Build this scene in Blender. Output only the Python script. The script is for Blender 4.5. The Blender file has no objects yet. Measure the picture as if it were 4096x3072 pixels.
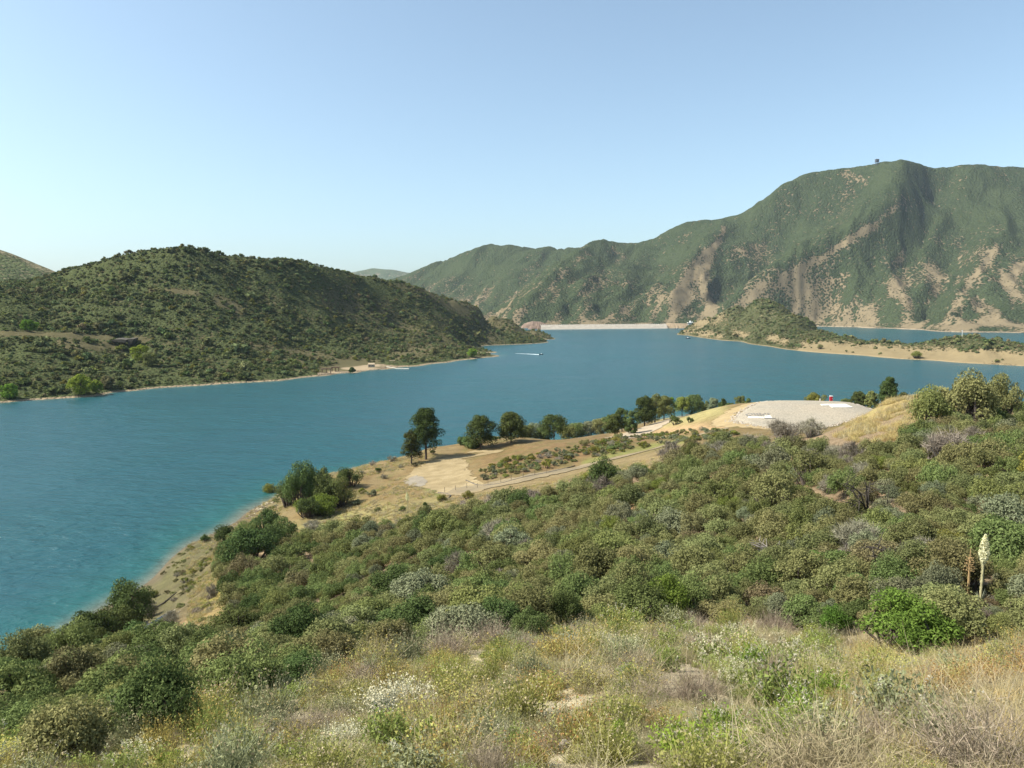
import bpy, math, random
import numpy as np
from mathutils import Vector

C = bpy.context.scene.collection
SC = bpy.context.scene

# ------------------------------------------------------------------ camera, sky, sun, exposure
H = 60.0                      # eye height above the lake
F = 745.0                     # focal length in pixels of a 1024 wide frame
PITCH = math.atan(74.0 / F)   # camera looks slightly down
SUN_EL = math.radians(47)
SUN_AZ = math.radians(-98)    # measured from +Y towards +X: sun stands on the left
SKY_STRENGTH = 0.118
SUN_STRENGTH = 5.0

cam_data = bpy.data.cameras.new('camera')
cam_data.sensor_fit = 'HORIZONTAL'
cam_data.sensor_width = 36.0
cam_data.lens = 36.0 * F / 1024.0
cam_data.clip_start = 0.3
cam_data.clip_end = 30000
cam = bpy.data.objects.new('camera', cam_data)
C.objects.link(cam)
cam.location = (0, 0, H)
cam.rotation_euler = (math.pi / 2 - PITCH, 0, 0)
SC.camera = cam

world = bpy.data.worlds.new('World')
SC.world = world
world.use_nodes = True
wn = world.node_tree
wn.nodes.clear()
w_out = wn.nodes.new('ShaderNodeOutputWorld')
w_bg = wn.nodes.new('ShaderNodeBackground')
w_sky = wn.nodes.new('ShaderNodeTexSky')
w_sky.sky_type = 'NISHITA'
w_sky.sun_disc = False
w_sky.sun_elevation = SUN_EL
w_sky.sun_rotation = SUN_AZ
w_sky.altitude = 800
w_sky.air_density = 1.0
w_sky.dust_density = 4.0
w_sky.ozone_density = 4.0
w_bg.inputs['Strength'].default_value = SKY_STRENGTH
w_wb = wn.nodes.new('ShaderNodeMix')
w_wb.data_type = 'RGBA'; w_wb.blend_type = 'MULTIPLY'
w_wb.inputs[0].default_value = 1.0
w_wb.inputs[7].default_value = (1.02, 1.10, 0.97, 1.0)      # the camera's white balance
wn.links.new(w_sky.outputs[0], w_wb.inputs[6])
w_hs = wn.nodes.new('ShaderNodeHueSaturation')
w_hs.inputs['Saturation'].default_value = 0.86
w_hs.inputs['Value'].default_value = 1.04
wn.links.new(w_wb.outputs[2], w_hs.inputs['Color'])
wn.links.new(w_hs.outputs[0], w_bg.inputs[0])
wn.links.new(w_bg.outputs[0], w_out.inputs[0])

sun_data = bpy.data.lights.new('sun', 'SUN')
sun_data.energy = SUN_STRENGTH
sun_data.angle = math.radians(0.5)
sun_data.color = (1.0, 0.945, 0.85)
sun = bpy.data.objects.new('sun', sun_data)
C.objects.link(sun)
sd = Vector((math.sin(SUN_AZ) * math.cos(SUN_EL), math.cos(SUN_AZ) * math.cos(SUN_EL), math.sin(SUN_EL)))
sun.rotation_euler = sd.to_track_quat('Z', 'Y').to_euler()

SC.view_settings.view_transform = 'Standard'
SC.view_settings.look = 'None'
SC.view_settings.exposure = 0.9
SC.view_settings.gamma = 1.0
SC.view_settings.use_curve_mapping = False
SC.cycles.max_bounces = 6
SC.cycles.diffuse_bounces = 3
SC.cycles.glossy_bounces = 2
SC.cycles.transmission_bounces = 2
SC.cycles.volume_bounces = 0
SC.cycles.transparent_max_bounces = 6
SC.cycles.caustics_reflective = False
SC.cycles.caustics_refractive = False

# ------------------------------------------------------------------ helpers
rng = np.random.default_rng(11)
cP, sP = math.cos(PITCH), math.sin(PITCH)

def at(u, v, Y):
    """world point at depth Y that the survey of the picture puts at (u, v)"""
    a = (u - 512.0) / F
    b = (v - 384.0) / F
    dy = cP - b * sP
    dz = -sP - b * cP
    return (a / dy * Y, Y, H + dz / dy * Y)

def at_z(u, v, z=0.0):
    a = (u - 512.0) / F
    b = (v - 384.0) / F
    dy = cP - b * sP
    dz = -sP - b * cP
    Y = (z - H) / (dz / dy)
    return (a / dy * Y, Y, z)

def shore_y(u, v):
    return at_z(u, v, 0.0)[1]

def project(x, y, z):
    dz = z - H
    f = y * cP - dz * sP
    up = y * sP + dz * cP
    return 512 + F * x / f, 384 - F * up / f

def tag(o, label=None, cat=None, group=None, kind=None):
    if label: o['label'] = label
    if cat: o['category'] = cat
    if group: o['group'] = group
    if kind: o['kind'] = kind
    return o

def np_mesh(name, verts, tris=None, quads=None, mats=(), smooth=False, midx=None):
    me = bpy.data.meshes.new(name)
    verts = np.asarray(verts, dtype=np.float32).reshape(-1, 3)
    nt = 0 if tris is None else len(tris)
    nq = 0 if quads is None else len(quads)
    me.vertices.add(len(verts))
    me.vertices.foreach_set('co', verts.ravel())
    loops = []
    if nt: loops.append(np.asarray(tris, dtype=np.int32).ravel())
    if nq: loops.append(np.asarray(quads, dtype=np.int32).ravel())
    lv = np.concatenate(loops)
    me.loops.add(len(lv))
    me.loops.foreach_set('vertex_index', lv)
    starts = np.concatenate([np.arange(nt) * 3, nt * 3 + np.arange(nq) * 4]).astype(np.int32)
    me.polygons.add(nt + nq)
    me.polygons.foreach_set('loop_start', starts)
    if smooth:
        me.polygons.foreach_set('use_smooth', np.ones(nt + nq, dtype=bool))
    for m in mats: me.materials.append(m)
    if midx is not None:
        me.polygons.foreach_set('material_index', np.asarray(midx, dtype=np.int32))
    me.update(calc_edges=True)
    return me

def link(name, me, parent=None, loc=None):
    o = bpy.data.objects.new(name, me)
    C.objects.link(o)
    if parent is not None: o.parent = parent
    if loc is not None: o.location = loc
    return o

def empty(name, loc, rz=0.0, scale=(1, 1, 1)):
    o = bpy.data.objects.new(name, None)
    o.empty_display_size = 0.5
    C.objects.link(o)
    o.location = loc
    o.rotation_euler = (0, 0, rz)
    o.scale = scale
    return o

def copy_tree(o, parent=None):
    c = o.copy()
    C.objects.link(c)
    if parent is not None: c.parent = parent
    for ch in list(o.children):
        copy_tree(ch, c)
    return c

class MB:
    """collects boxes, tubes and prisms into one mesh"""
    def __init__(s): s.v = []; s.f = []
    def add(s, vs, fs):
        b = len(s.v); s.v += [tuple(p) for p in vs]; s.f += [tuple(i + b for i in q) for q in fs]
    def box(s, cx, cy, cz, sx, sy, sz, rz=0.0, taper=1.0):
        c, n = math.cos(rz), math.sin(rz)
        vs = []
        for k, t in ((-.5, 1.0), (.5, taper)):
            for a, b in ((-.5, -.5), (.5, -.5), (.5, .5), (-.5, .5)):
                x, y = a * sx * t, b * sy * t
                vs.append((cx + x * c - y * n, cy + x * n + y * c, cz + k * sz))
        s.add(vs, [(3, 2, 1, 0), (4, 5, 6, 7), (0, 1, 5, 4), (1, 2, 6, 5), (2, 3, 7, 6), (3, 0, 4, 7)])
    def tube(s, pts, rad, n=6, cap=True):
        pts = [Vector(p) for p in pts]
        rs = rad if hasattr(rad, '__len__') else [rad] * len(pts)
        vs = []; fs = []
        for i, p in enumerate(pts):
            d = (pts[min(i + 1, len(pts) - 1)] - pts[max(i - 1, 0)])
            if d.length < 1e-9: d = Vector((0, 0, 1))
            d.normalize()
            up = Vector((1, 0, 0)) if abs(d.x) < 0.8 else Vector((0, 1, 0))
            a = d.cross(up).normalized(); b = d.cross(a)
            for k in range(n):
                t = 2 * math.pi * k / n
                vs.append(p + (a * math.cos(t) + b * math.sin(t)) * rs[i])
        for i in range(len(pts) - 1):
            for k in range(n):
                fs.append((i * n + k, i * n + (k + 1) % n, (i + 1) * n + (k + 1) % n, (i + 1) * n + k))
        if cap:
            fs.append(tuple(range(n - 1, -1, -1)))
            fs.append(tuple((len(pts) - 1) * n + k for k in range(n)))
        s.add(vs, fs)
    def build(s, name, mat, parent=None, smooth=False, loc=None):
        me = bpy.data.meshes.new(name)
        me.from_pydata(s.v, [], s.f)
        me.materials.append(mat)
        if smooth:
            me.polygons.foreach_set('use_smooth', np.ones(len(me.polygons), dtype=bool))
        me.update()
        return link(name, me, parent, loc)

# numpy gradient noise -------------------------------------------------
def _hash(ix, iy, seed):
    h = (ix.astype(np.int64) * 374761393 + iy.astype(np.int64) * 668265263 + seed * 974634777) & 0xffffffff
    h = ((h ^ (h >> 13)) * 1274126177) & 0xffffffff
    return ((h ^ (h >> 16)) & 0xffff) / 65535.0

def gnoise(x, y, seed=0):
    ix = np.floor(x); iy = np.floor(y)
    fx = x - ix; fy = y - iy
    u = fx * fx * fx * (fx * (fx * 6 - 15) + 10); w = fy * fy * fy * (fy * (fy * 6 - 15) + 10)
    def g(dx, dy):
        a = _hash(ix + dx, iy + dy, seed) * 2 * np.pi
        return np.cos(a) * (fx - dx) + np.sin(a) * (fy - dy)
    n0 = g(0, 0) * (1 - u) + g(1, 0) * u
    n1 = g(0, 1) * (1 - u) + g(1, 1) * u
    return (n0 * (1 - w) + n1 * w) * 1.4

def fbm(x, y, octv=4, seed=0, gain=0.5):
    t = np.zeros_like(x, dtype=float); a = 1.0
    for o in range(octv):
        t += a * gnoise(x * 2 ** o, y * 2 ** o, seed + o * 17); a *= gain
    return t

def ridged(x, y, octv=4, seed=0):
    t = np.zeros_like(x, dtype=float); a = 1.0
    for o in range(octv):
        t += a * (1 - np.abs(gnoise(x * 2 ** o, y * 2 ** o, seed + o * 31)) * 2); a *= 0.5
    return t - 1.0

def sstep(a, b, x):
    t = np.clip((x - a) / (b - a), 0, 1)
    return t * t * (3 - 2 * t)

# terrain: smooth surface through surveyed points ------------------------
class Terrain:
    def __init__(s, pts, t0, t1, y0, y1, nt, ny, kl=0.5, noise=None, reg=1e-4, zpts=(), ridge=None, fall=0.22):
        P = [at(*p) for p in pts] + list(zpts)
        P = np.array(P)
        s.kl = kl
        s.q = (H - P[:, 2]) / P[:, 1]
        s.fe = np.stack([P[:, 0] / P[:, 1], np.log(P[:, 1]) * kl], 1)
        n = len(P)
        K = s._k(s.fe, s.fe) + np.eye(n) * reg
        A = np.zeros((n + 3, n + 3))
        A[:n, :n] = K; A[:n, n] = 1; A[:n, n + 1:] = s.fe; A[n, :n] = 1; A[n + 1:, :n] = s.fe.T
        s.w = np.linalg.solve(A, np.concatenate([s.q, np.zeros(3)]))
        s.t0, s.t1, s.l0, s.l1, s.nt, s.ny = t0, t1, math.log(y0), math.log(y1), nt, ny
        T, L = np.meshgrid(np.linspace(t0, t1, nt), np.linspace(s.l0, s.l1, ny))
        Y = np.exp(L); X = T * Y
        Q = s._q(np.stack([T.ravel(), L.ravel() * kl], 1)).reshape(T.shape)
        Z = H - Q * Y
        if noise is not None: Z = noise(X, Y, Z)
        if ridge is not None:      # the surveyed crest is the highest line of the hill; beyond it the ground falls away
            rp = np.array(sorted([(at(*r)[0] / r[2], (H - at(*r)[2]) / r[2], r[2]) for r in ridge]))
            qr = np.interp(T, rp[:, 0], rp[:, 1]); yr = np.interp(T, rp[:, 0], rp[:, 2])
            cap = H - qr * np.minimum(Y, yr) - fall * np.maximum(Y - yr, 0)
            k = 0.0014 * yr
            d = np.clip((Z - cap) / k, -30, 30)
            Z = np.where(Z - cap > 30 * k, cap, Z - k * np.log1p(np.exp(d))) + 0.6 * k
        s.X, s.Y, s.Z = X, Y, Z
    @staticmethod
    def _k(a, b):
        d = ((a[:, None, :] - b[None, :, :]) ** 2).sum(-1)
        return np.where(d > 1e-14, 0.5 * d * np.log(np.maximum(d, 1e-14)), 0.0)
    def _q(s, fe):
        n = len(s.fe); out = np.empty(len(fe))
        for i in range(0, len(fe), 20000):
            f = fe[i:i + 20000]
            out[i:i + 20000] = s._k(f, s.fe) @ s.w[:n] + s.w[n] + f @ s.w[n + 1:]
        return out
    def z(s, x, y):
        x = np.atleast_1d(np.asarray(x, float)); y = np.atleast_1d(np.asarray(y, float))
        a = (x / y - s.t0) / (s.t1 - s.t0) * (s.nt - 1)
        b = (np.log(np.maximum(y, 1e-3)) - s.l0) / (s.l1 - s.l0) * (s.ny - 1)
        a = np.clip(a, 0, s.nt - 1.001); b = np.clip(b, 0, s.ny - 1.001)
        i = a.astype(int); j = b.astype(int); fa = a - i; fb = b - j
        Z = s.Z
        return (Z[j, i] * (1 - fa) + Z[j, i + 1] * fa) * (1 - fb) + (Z[j + 1, i] * (1 - fa) + Z[j + 1, i + 1] * fa) * fb
    def z1(s, x, y): return float(s.z(x, y)[0])
    def hit(s, u, v):
        """first ground point seen from the camera at (u, v)"""
        Y = np.exp(np.linspace(s.l0, s.l1, 3000))
        p = at(u, v, 1.0)
        rx = p[0]; rz = p[2] - H
        g = (H + rz * Y) - s.z(rx * Y, Y)
        k = np.argmax(g < 0)
        if g[k] >= 0: k = np.argmin(np.abs(g))
        return (rx * Y[k], Y[k], s.z1(rx * Y[k], Y[k]))
    def build(s, name, mat, zmin=-3.0, attrs=None, smooth=True):
        ny, nt = s.X.shape
        V = np.stack([s.X, s.Y, s.Z], -1).reshape(-1, 3)
        idx = np.arange(ny * nt).reshape(ny, nt)
        Q = np.stack([idx[:-1, :-1], idx[:-1, 1:], idx[1:, 1:], idx[1:, :-1]], -1).reshape(-1, 4)
        keep = (V[Q, 2].max(1) > zmin)
        Q = Q[keep]
        used = np.zeros(len(V), bool); used[Q.ravel()] = True
        mp = np.cumsum(used) - 1
        me = np_mesh(name, V[used], quads=mp[Q], mats=[mat], smooth=smooth)
        for k, arr in (attrs or {}).items():
            arr = arr.reshape(ny * nt, -1)[used]
            if arr.shape[1] == 1:
                at_ = me.attributes.new(k, 'FLOAT', 'POINT'); at_.data.foreach_set('value', arr.astype(np.float32).ravel())
            else:
                at_ = me.attributes.new(k, 'FLOAT_COLOR', 'POINT')
                rgba = np.ones((len(arr), 4), np.float32); rgba[:, :3] = arr
                at_.data.foreach_set('color', rgba.ravel())
        o = link(name, me)
        return o

def stroke(X, Y, Z, poly, width):
    """soft band (0..1) around a surveyed polyline, width in picture px at the terrain"""
    U, Vv = project(X, Y, Z)
    best = np.full(U.shape, 1e9)
    for (a, b), (c, d) in zip(poly[:-1], poly[1:]):
        dx, dy = c - a, d - b
        t = np.clip(((U - a) * dx + (Vv - b) * dy) / (dx * dx + dy * dy + 1e-9), 0, 1)
        best = np.minimum(best, np.hypot(U - a - t * dx, Vv - b - t * dy))
    return np.exp(-(best / width) ** 2)

# ------------------------------------------------------------------ materials
def new_mat(name):
    m = bpy.data.materials.new(name)
    m.use_nodes = True
    nt = m.node_tree
    b = nt.nodes['Principled BSDF']
    b.inputs['Specular IOR Level'].default_value = 0.2
    b.inputs['Roughness'].default_value = 0.85
    return m, nt, b

def N(nt, t, **kw):
    n = nt.nodes.new(t)
    for k, v in kw.items(): setattr(n, k, v)
    return n

def noise_node(nt, vec, scale, detail=4, rough=0.55, dist=0.0):
    n = N(nt, 'ShaderNodeTexNoise')
    n.inputs['Scale'].default_value = scale
    n.inputs['Detail'].default_value = detail
    n.inputs['Roughness'].default_value = rough
    n.inputs['Distortion'].default_value = dist
    if vec is not None: nt.links.new(vec, n.inputs['Vector'])
    return n

def ramp(nt, fac, stops):
    r = N(nt, 'ShaderNodeValToRGB')
    e = r.color_ramp.elements
    while len(e) < len(stops): e.new(0.5)
    for k, (p, c) in enumerate(stops):
        e[k].position = p
        e[k].color = tuple(c) + (1,) if len(c) == 3 else c
    nt.links.new(fac, r.inputs[0])
    return r

def mixc(nt, fac, a, b, blend='MIX'):
    m = N(nt, 'ShaderNodeMix', data_type='RGBA', blend_type=blend)
    for s_, val in ((m.inputs[0], fac), (m.inputs[6], a), (m.inputs[7], b)):
        if hasattr(val, 'links') or isinstance(val, bpy.types.NodeSocket): nt.links.new(val, s_)
        elif isinstance(val, (int, float)): s_.default_value = val
        else: s_.default_value = tuple(val) + (1,)
    return m.outputs[2]

def math_node(nt, op, a, b=None, clamp=False):
    m = N(nt, 'ShaderNodeMath', operation=op, use_clamp=clamp)
    for s_, val in zip(m.inputs, (a, b)):
        if val is None: continue
        if isinstance(val, bpy.types.NodeSocket): nt.links.new(val, s_)
        else: s_.default_value = val
    return m.outputs[0]

def bump(nt, height, strength, dist, b):
    n = N(nt, 'ShaderNodeBump')
    n.inputs['Strength'].default_value = strength
    n.inputs['Distance'].default_value = dist
    nt.links.new(height, n.inputs['Height'])
    nt.links.new(n.outputs[0], b.inputs['Normal'])

def plain_mat(name, col, col2=None, scale=3.0, rough=0.85, bmp=0.0, spec=0.2, metal=0.0):
    m, nt, b = new_mat(name)
    b.inputs['Roughness'].default_value = rough
    b.inputs['Specular IOR Level'].default_value = spec
    b.inputs['Metallic'].default_value = metal
    tc = N(nt, 'ShaderNodeTexCoord')
    n = noise_node(nt, tc.outputs['Object'], scale, 5, 0.6)
    c2 = col2 or tuple(c * 0.72 for c in col)
    r = ramp(nt, n.outputs[0], [(0.32, c2), (0.66, col)])
    nt.links.new(r.outputs[0], b.inputs['Base Color'])
    if bmp: bump(nt, n.outputs[0], 0.6, bmp, b)
    return m

def leaf_mat(name, dark, light, trans=0.25, hue_j=0.03, val_j=0.25):
    """foliage: tone differs from leaf to leaf and from plant to plant"""
    m = bpy.data.materials.new(name); m.use_nodes = True
    nt = m.node_tree; nt.nodes.clear()
    out = N(nt, 'ShaderNodeOutputMaterial')
    geo = N(nt, 'ShaderNodeNewGeometry')
    oi = N(nt, 'ShaderNodeObjectInfo')
    c = mixc(nt, geo.outputs['Random Per Island'], dark, light)
    hs = N(nt, 'ShaderNodeHueSaturation')
    r1 = math_node(nt, 'MULTIPLY_ADD', oi.outputs['Random'], hue_j * 2)
    r1.node.inputs[2].default_value = 0.5 - hue_j
    wn_ = N(nt, 'ShaderNodeTexWhiteNoise', noise_dimensions='1D')
    nt.links.new(oi.outputs['Random'], wn_.inputs['W'])
    r2 = math_node(nt, 'MULTIPLY_ADD', wn_.outputs['Value'], val_j * 2)
    r2.node.inputs[2].default_value = 1.0 - val_j
    nt.links.new(r1, hs.inputs['Hue']); nt.links.new(r2, hs.inputs['Value'])
    nt.links.new(c, hs.inputs['Color'])
    d = N(nt, 'ShaderNodeBsdfDiffuse'); t = N(nt, 'ShaderNodeBsdfTranslucent')
    mx = N(nt, 'ShaderNodeMixShader'); mx.inputs[0].default_value = trans
    nt.links.new(hs.outputs[0], d.inputs[0]); nt.links.new(hs.outputs[0], t.inputs[0])
    nt.links.new(d.outputs[0], mx.inputs[1]); nt.links.new(t.outputs[0], mx.inputs[2])
    nt.links.new(mx.outputs[0], out.inputs[0])
    return m
# ------------------------------------------------------------------ the near shore: slope, gully, road shelf, point
NP = [
 # below the frame and bottom edge
 (512,1018,2.5),(200,1010,2.9),(800,1010,2.4),(-200,1000,3.4),(1300,1000,2.4),
 (0,772,12.5),(200,768,11),(350,768,10.2),(512,768,9.5),(680,768,9),(800,768,8.5),(1024,768,8),(1300,768,8),(-200,790,14),
 # brow of the grassy slope
 (0,757,16),(100,738,18),(200,712,20.5),(290,688,22.5),(400,660,25.5),(480,644,27.5),(560,634,29),(640,631,30),(700,630,31),(800,640,29.5),(900,648,26),(1024,640,25),
 (300,715,16),(512,690,16),(700,690,15),(900,700,14),(1024,700,13.5),
 # brush below and beyond it
 (-200,760,24),(-200,735,45),(-200,720,85),
 (0,730,25),(0,706,40),(0,686,62),(0,672,92),
 (75,722,26),(75,690,48),(75,662,85),(75,648,112),
 (150,700,32),(150,676,52),(150,652,84),(150,628,115),(150,606,140),
 (179,609,127),(136,634,117),(200,592,136),(200,575,148),(185,560,165),(200,548,172),
 (250,680,32),(250,650,58),(250,615,92),(250,580,122),(250,548,158),(262,522,203),
 (300,660,38),(300,630,70),(300,600,102),(300,572,130),(300,548,153),(300,520,188),(296,492,225),
 (330,474,254),(350,530,166),(349,491,216),(345,512,196),(380,461,266),(380,478,230),(400,500,192),(400,512,176),
 (400,640,40),(400,600,70),(400,560,104),(400,535,138),
 (430,448,272),(426,460.6,252),(440,475,222),(455,492,195),(470,500,176),(470,452,262),(510,450,256),(510,437,300),(478,437,292),
 (512,620,38),(512,600,50),(512,560,78),(512,525,112),(512,505,140),(500,492,180),(512,484,190),(512,474,202),(540,462,216),(540,450,238),(520,440,272),
 (555,440,290),(560,474,196),(574,467,206),(600,459,212),(640,449,226),(575,450,232),
 (600,600,45),(600,560,70),(600,520,98),(600,490,130),(600,477,155),(600,467,188),(620,442,242),(600,434,300),
 (640,427,325),(664,420,345),(682,416,372),(650,436,270),
 (700,600,42),(700,560,60),(700,520,82),(700,480,110),(700,458,140),(700,445,172),(680,441,215),(700,432,226),(700,424,256),(690,416,330),(712,409,316),(735,404,300),
 (731,419,236),(745,424,218),(790,430,205),(830,428,206),(875,411,262),(800,401,278),(760,403,268),(850,403,275),(800,413,238),(830,420,222),(740,412,252),
 (800,600,38),(800,560,52),(800,520,70),(800,480,92),(800,455,118),(790,440,150),(800,437,178),
 (900,615,30),(900,585,36),(900,540,50),(900,500,66),(900,460,88),(900,430,115),(890,412,138),(890,403,154),(860,420,150),(835,430,152),(935,397,158),(1000,402,152),
 (1024,600,31),(1024,560,40),(1024,520,54),(1024,480,72),(1024,440,100),(1024,404,150),
 (1300,610,32),(1300,490,72),(1300,420,150),
]
def zp(u, Y, z):
    p = at(u, 400, Y); return (p[0], Y, z)
NZ = [zp(800,330,12),(zp(800,430,-5)),zp(900,300,17),zp(900,400,-4),zp(940,225,27),zp(1000,225,28),zp(1000,330,10),zp(1000,420,-5),zp(1300,240,26),zp(1300,400,-5),
      zp(740,345,10),zp(740,440,-5),zp(690,455,-4),zp(650,430,-4),zp(610,395,-4),zp(560,350,-4),zp(510,345,-4),zp(470,325,-4),zp(430,312,-4),zp(380,300,-4),zp(330,285,-4),zp(290,262,-3.5),
      zp(700,520,-12),zp(500,520,-14),zp(300,520,-18),zp(100,400,-18),zp(900,520,-10),zp(-100,300,-16),zp(-200,200,-10)]
# the cove shore: waterline, a step up and the bed in front of it
for (u, v) in [(0,664),(32,648),(75,624),(112,603),(139,588),(153,578.5),(164,567),(178,553.5),(197,541),(212,535),(226,527),(238,520),(243.5,513.5),(258,506),(272,500),(283,494),(290,488)]:
    p = at_z(u, v, 0.0); NZ.append(p)
    k = 1 / math.hypot(p[0] + 60, p[1] - 60)
    NZ.append((p[0] - 10, p[1] + 12, -2.4))
    NZ.append((p[0] - 30, p[1] + 36, -8.0))

def near_noise(X, Y, Z):
    far = sstep(30, 90, Y)
    land = sstep(0.2, 4.0, Z)
    flat = 1 - 0.9 * sstep(165, 195, Y) * sstep(-0.35, 0.02, X / Y)
    n = fbm(X / 5.0, Y / 5.0, 4, 3) * 0.16 * (1 - far) + fbm(X / 22.0, Y / 22.0, 4, 9) * 1.1 * far * flat
    n += fbm(X / 1.1, Y / 1.1, 3, 5) * 0.05 * (1 - far)
    n += fbm(X / 4.0, Y / 4.0, 3, 15) * 0.25 * far * flat
    return Z + n * land
near = Terrain(NP, -1.05, 1.05, 2.2, 520, 400, 400, kl=0.5, noise=near_noise, reg=3e-4, zpts=NZ)

# ------------------------------------------------------------------ hill across the water on the left
LP = [ # ridge line
 (-160,255,1000),(-60,270,1000),(0,284,980),(30,280,980),(58,273,960),(74,268,930),(111,257,910),(153,249,900),(185,247,900),(208,250,920),(259,259,960),(287,258,1000),(305,260,1030),
 (343,272,1100),(374,277,1180),(403,282,1240),(426,289,1270),(440,296,1290),(456,299,1320),(472,303,1350),(480,305,1380),(490,308,1410),(509,314.5,1480),(532,326.5,1560),(545,331.5,1630),
 # bench, gullies and spurs
 (-100,335,620),(0,333,640),(70,335,660),(137,338,700),(0,338,630),(70,341,650),(125,344,690),(60,357,610),(0,372,550),(130,366,620),(200,366,650),(-100,372,540),
 (0,312,690),(47,306,770),(41,326,700),(14,294,750),(-60,300,760),(110,292,800),(100,316,720),(80,285,860),
 (147,293,800),(175,292,810),(199,295,820),(236,306,840),(280,325,850),(330,352,830),(150,315,750),(170,335,710),
 (185,275,855),(230,283,885),(270,298,900),(300,292,950),(350,310,1020),(400,318,1110),(400,345,960),(430,330,1090),(450,340,1080),(470,332,1200),(480,348,1060),
 (300,358,760),(250,347,740),(310,340,850),(350,335,930),(380,335,980),(440,315,1190),(500,331,1340),(520,335,1480),
 (324,372,720),(345,369,765),(375,366,810),
]
LZ = []
L_RIDGE = LP[:18] + [(472,305,1350),(490,311.5,1410),(509,319,1480),(532,329,1560),(545,333.5,1630)]
L_SHORE = [(-160,420),(-60,410),(0,402.5),(50,398.8),(93,396),(134,390.5),(170,387),(204,385),(240,382.5),(278,380.5),(324,375.5),(355,372.3),(384,369),(415,366),(444,362.5),(470,359),(493,356.5),(480,351),(472,346.6),(490,345.3),(487,341.2),(520,339),(548,336.9)]
for (u, v) in L_SHORE:
    p = at_z(u, v, 0.0); LZ += [p, (p[0], p[1] * 0.965, -4)]
for (u, v, Y) in LP[:25]:
    p = at(u, v, Y); LZ.append((p[0] * 1.22, p[1] * 1.22, max(p[2] * 0.72 - 4, -5)))
LZ += [zp(570, 1750, -8), zp(600, 1700, -10), zp(565, 1500, -10), zp(520, 1100, -10)]
def left_noise(X, Y, Z):
    k = sstep(1, 25, Z)
    g = ridged(X / 120.0 + 3 + Y / 500.0, Y / 260.0, 4, 21) * 5 - 3 + fbm(X / 40.0, Y / 40.0, 3, 4) * 2.0
    return Z + g * k * (1 - 0.6 * sstep(70, 120, Z))
left = Terrain(LP, -0.98, 0.12, 430, 2100, 300, 230, kl=0.8, noise=left_noise, reg=1e-4, zpts=LZ, ridge=L_RIDGE)

BP = [(-160,205,1500),(-60,228,1500),(0,249,1500),(30,261.5,1480),(56,272,1460),(100,290,1440),(160,300,1440),(-160,300,1150),(0,300,1150),(60,310,1200),(160,320,1250)]
BZ = [(at(u, v, Y)[0] * 1.25, Y * 1.25, at(u, v, Y)[2] * 0.75) for (u, v, Y) in BP[:7]]
back_left = Terrain(BP, -1.0, -0.4, 1100, 2000, 90, 70, kl=0.8, noise=lambda X, Y, Z: Z + fbm(X / 90, Y / 90, 4, 8) * 6, zpts=BZ, ridge=BP[:7])

# ------------------------------------------------------------------ island with the pale bluff
IP = [(694,322,1900),(708,317,1850),(722,311,1800),(740,305,1720),(759,300,1660),(771,301,1640),(792,312.5,1560),(815,324,1440),(833,333,1270),(861,339.4,1160),(884,342.6,1085),(907,343.5,1040),(935,341.7,1000),(958,337,975),(977,335.7,960),(1000,340,915),(1024,345,880),(1080,349,840),(1180,356,760),
      (730,328,1640),(760,322,1480),(790,330,1330),(745,318,1700),(710,326,1800),
      (840,345,1100),(870,348,1035),(905,349,985),(950,350,925),(1000,353,860)]
IZ = []
for (u, v) in [(678,333.3),(690,335.5),(704,337.8),(722,340),(741,341.3),(768,346),(790,349.5),(815,352),(835,353.5),(856,354.8),(880,357),(903,358.8),(949,361.6),(985,363.8),(1024,365.9),(1080,369),(1180,376)]:
    p = at_z(u, v, 0.0); IZ += [p, (p[0] * 0.975, p[1] * 0.975, -4)]
for (u, v, Y) in IP[:19]:
    p = at(u, v, Y); IZ.append((p[0] * 1.03, p[1] * 1.03 + p[2] * 2.2, -2)); IZ.append((p[0] * 1.1, p[1] * 1.1 + p[2] * 2.6, -9))
IZ += [zp(668, 2000, -6), zp(660, 1850, -8), zp(676, 2100, -8)]
def isl_noise(X, Y, Z):
    k = sstep(0.5, 8, Z)
    return Z + k * (ridged(X / 60.0, Y / 110.0, 4, 41) * 2.2 + ridged((X + 0.25 * Y) / 13.0, Y / 70.0, 3, 43) * 1.1 * (1 - sstep(14, 22, Z)) + fbm(X / 16.0, Y / 26.0, 3, 6) * 0.9)
island = Terrain(IP, 0.18, 0.98, 720, 2150, 330, 190, kl=0.8, noise=isl_noise, zpts=IZ, ridge=[(678,333,1950)] + IP[:19])

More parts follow.
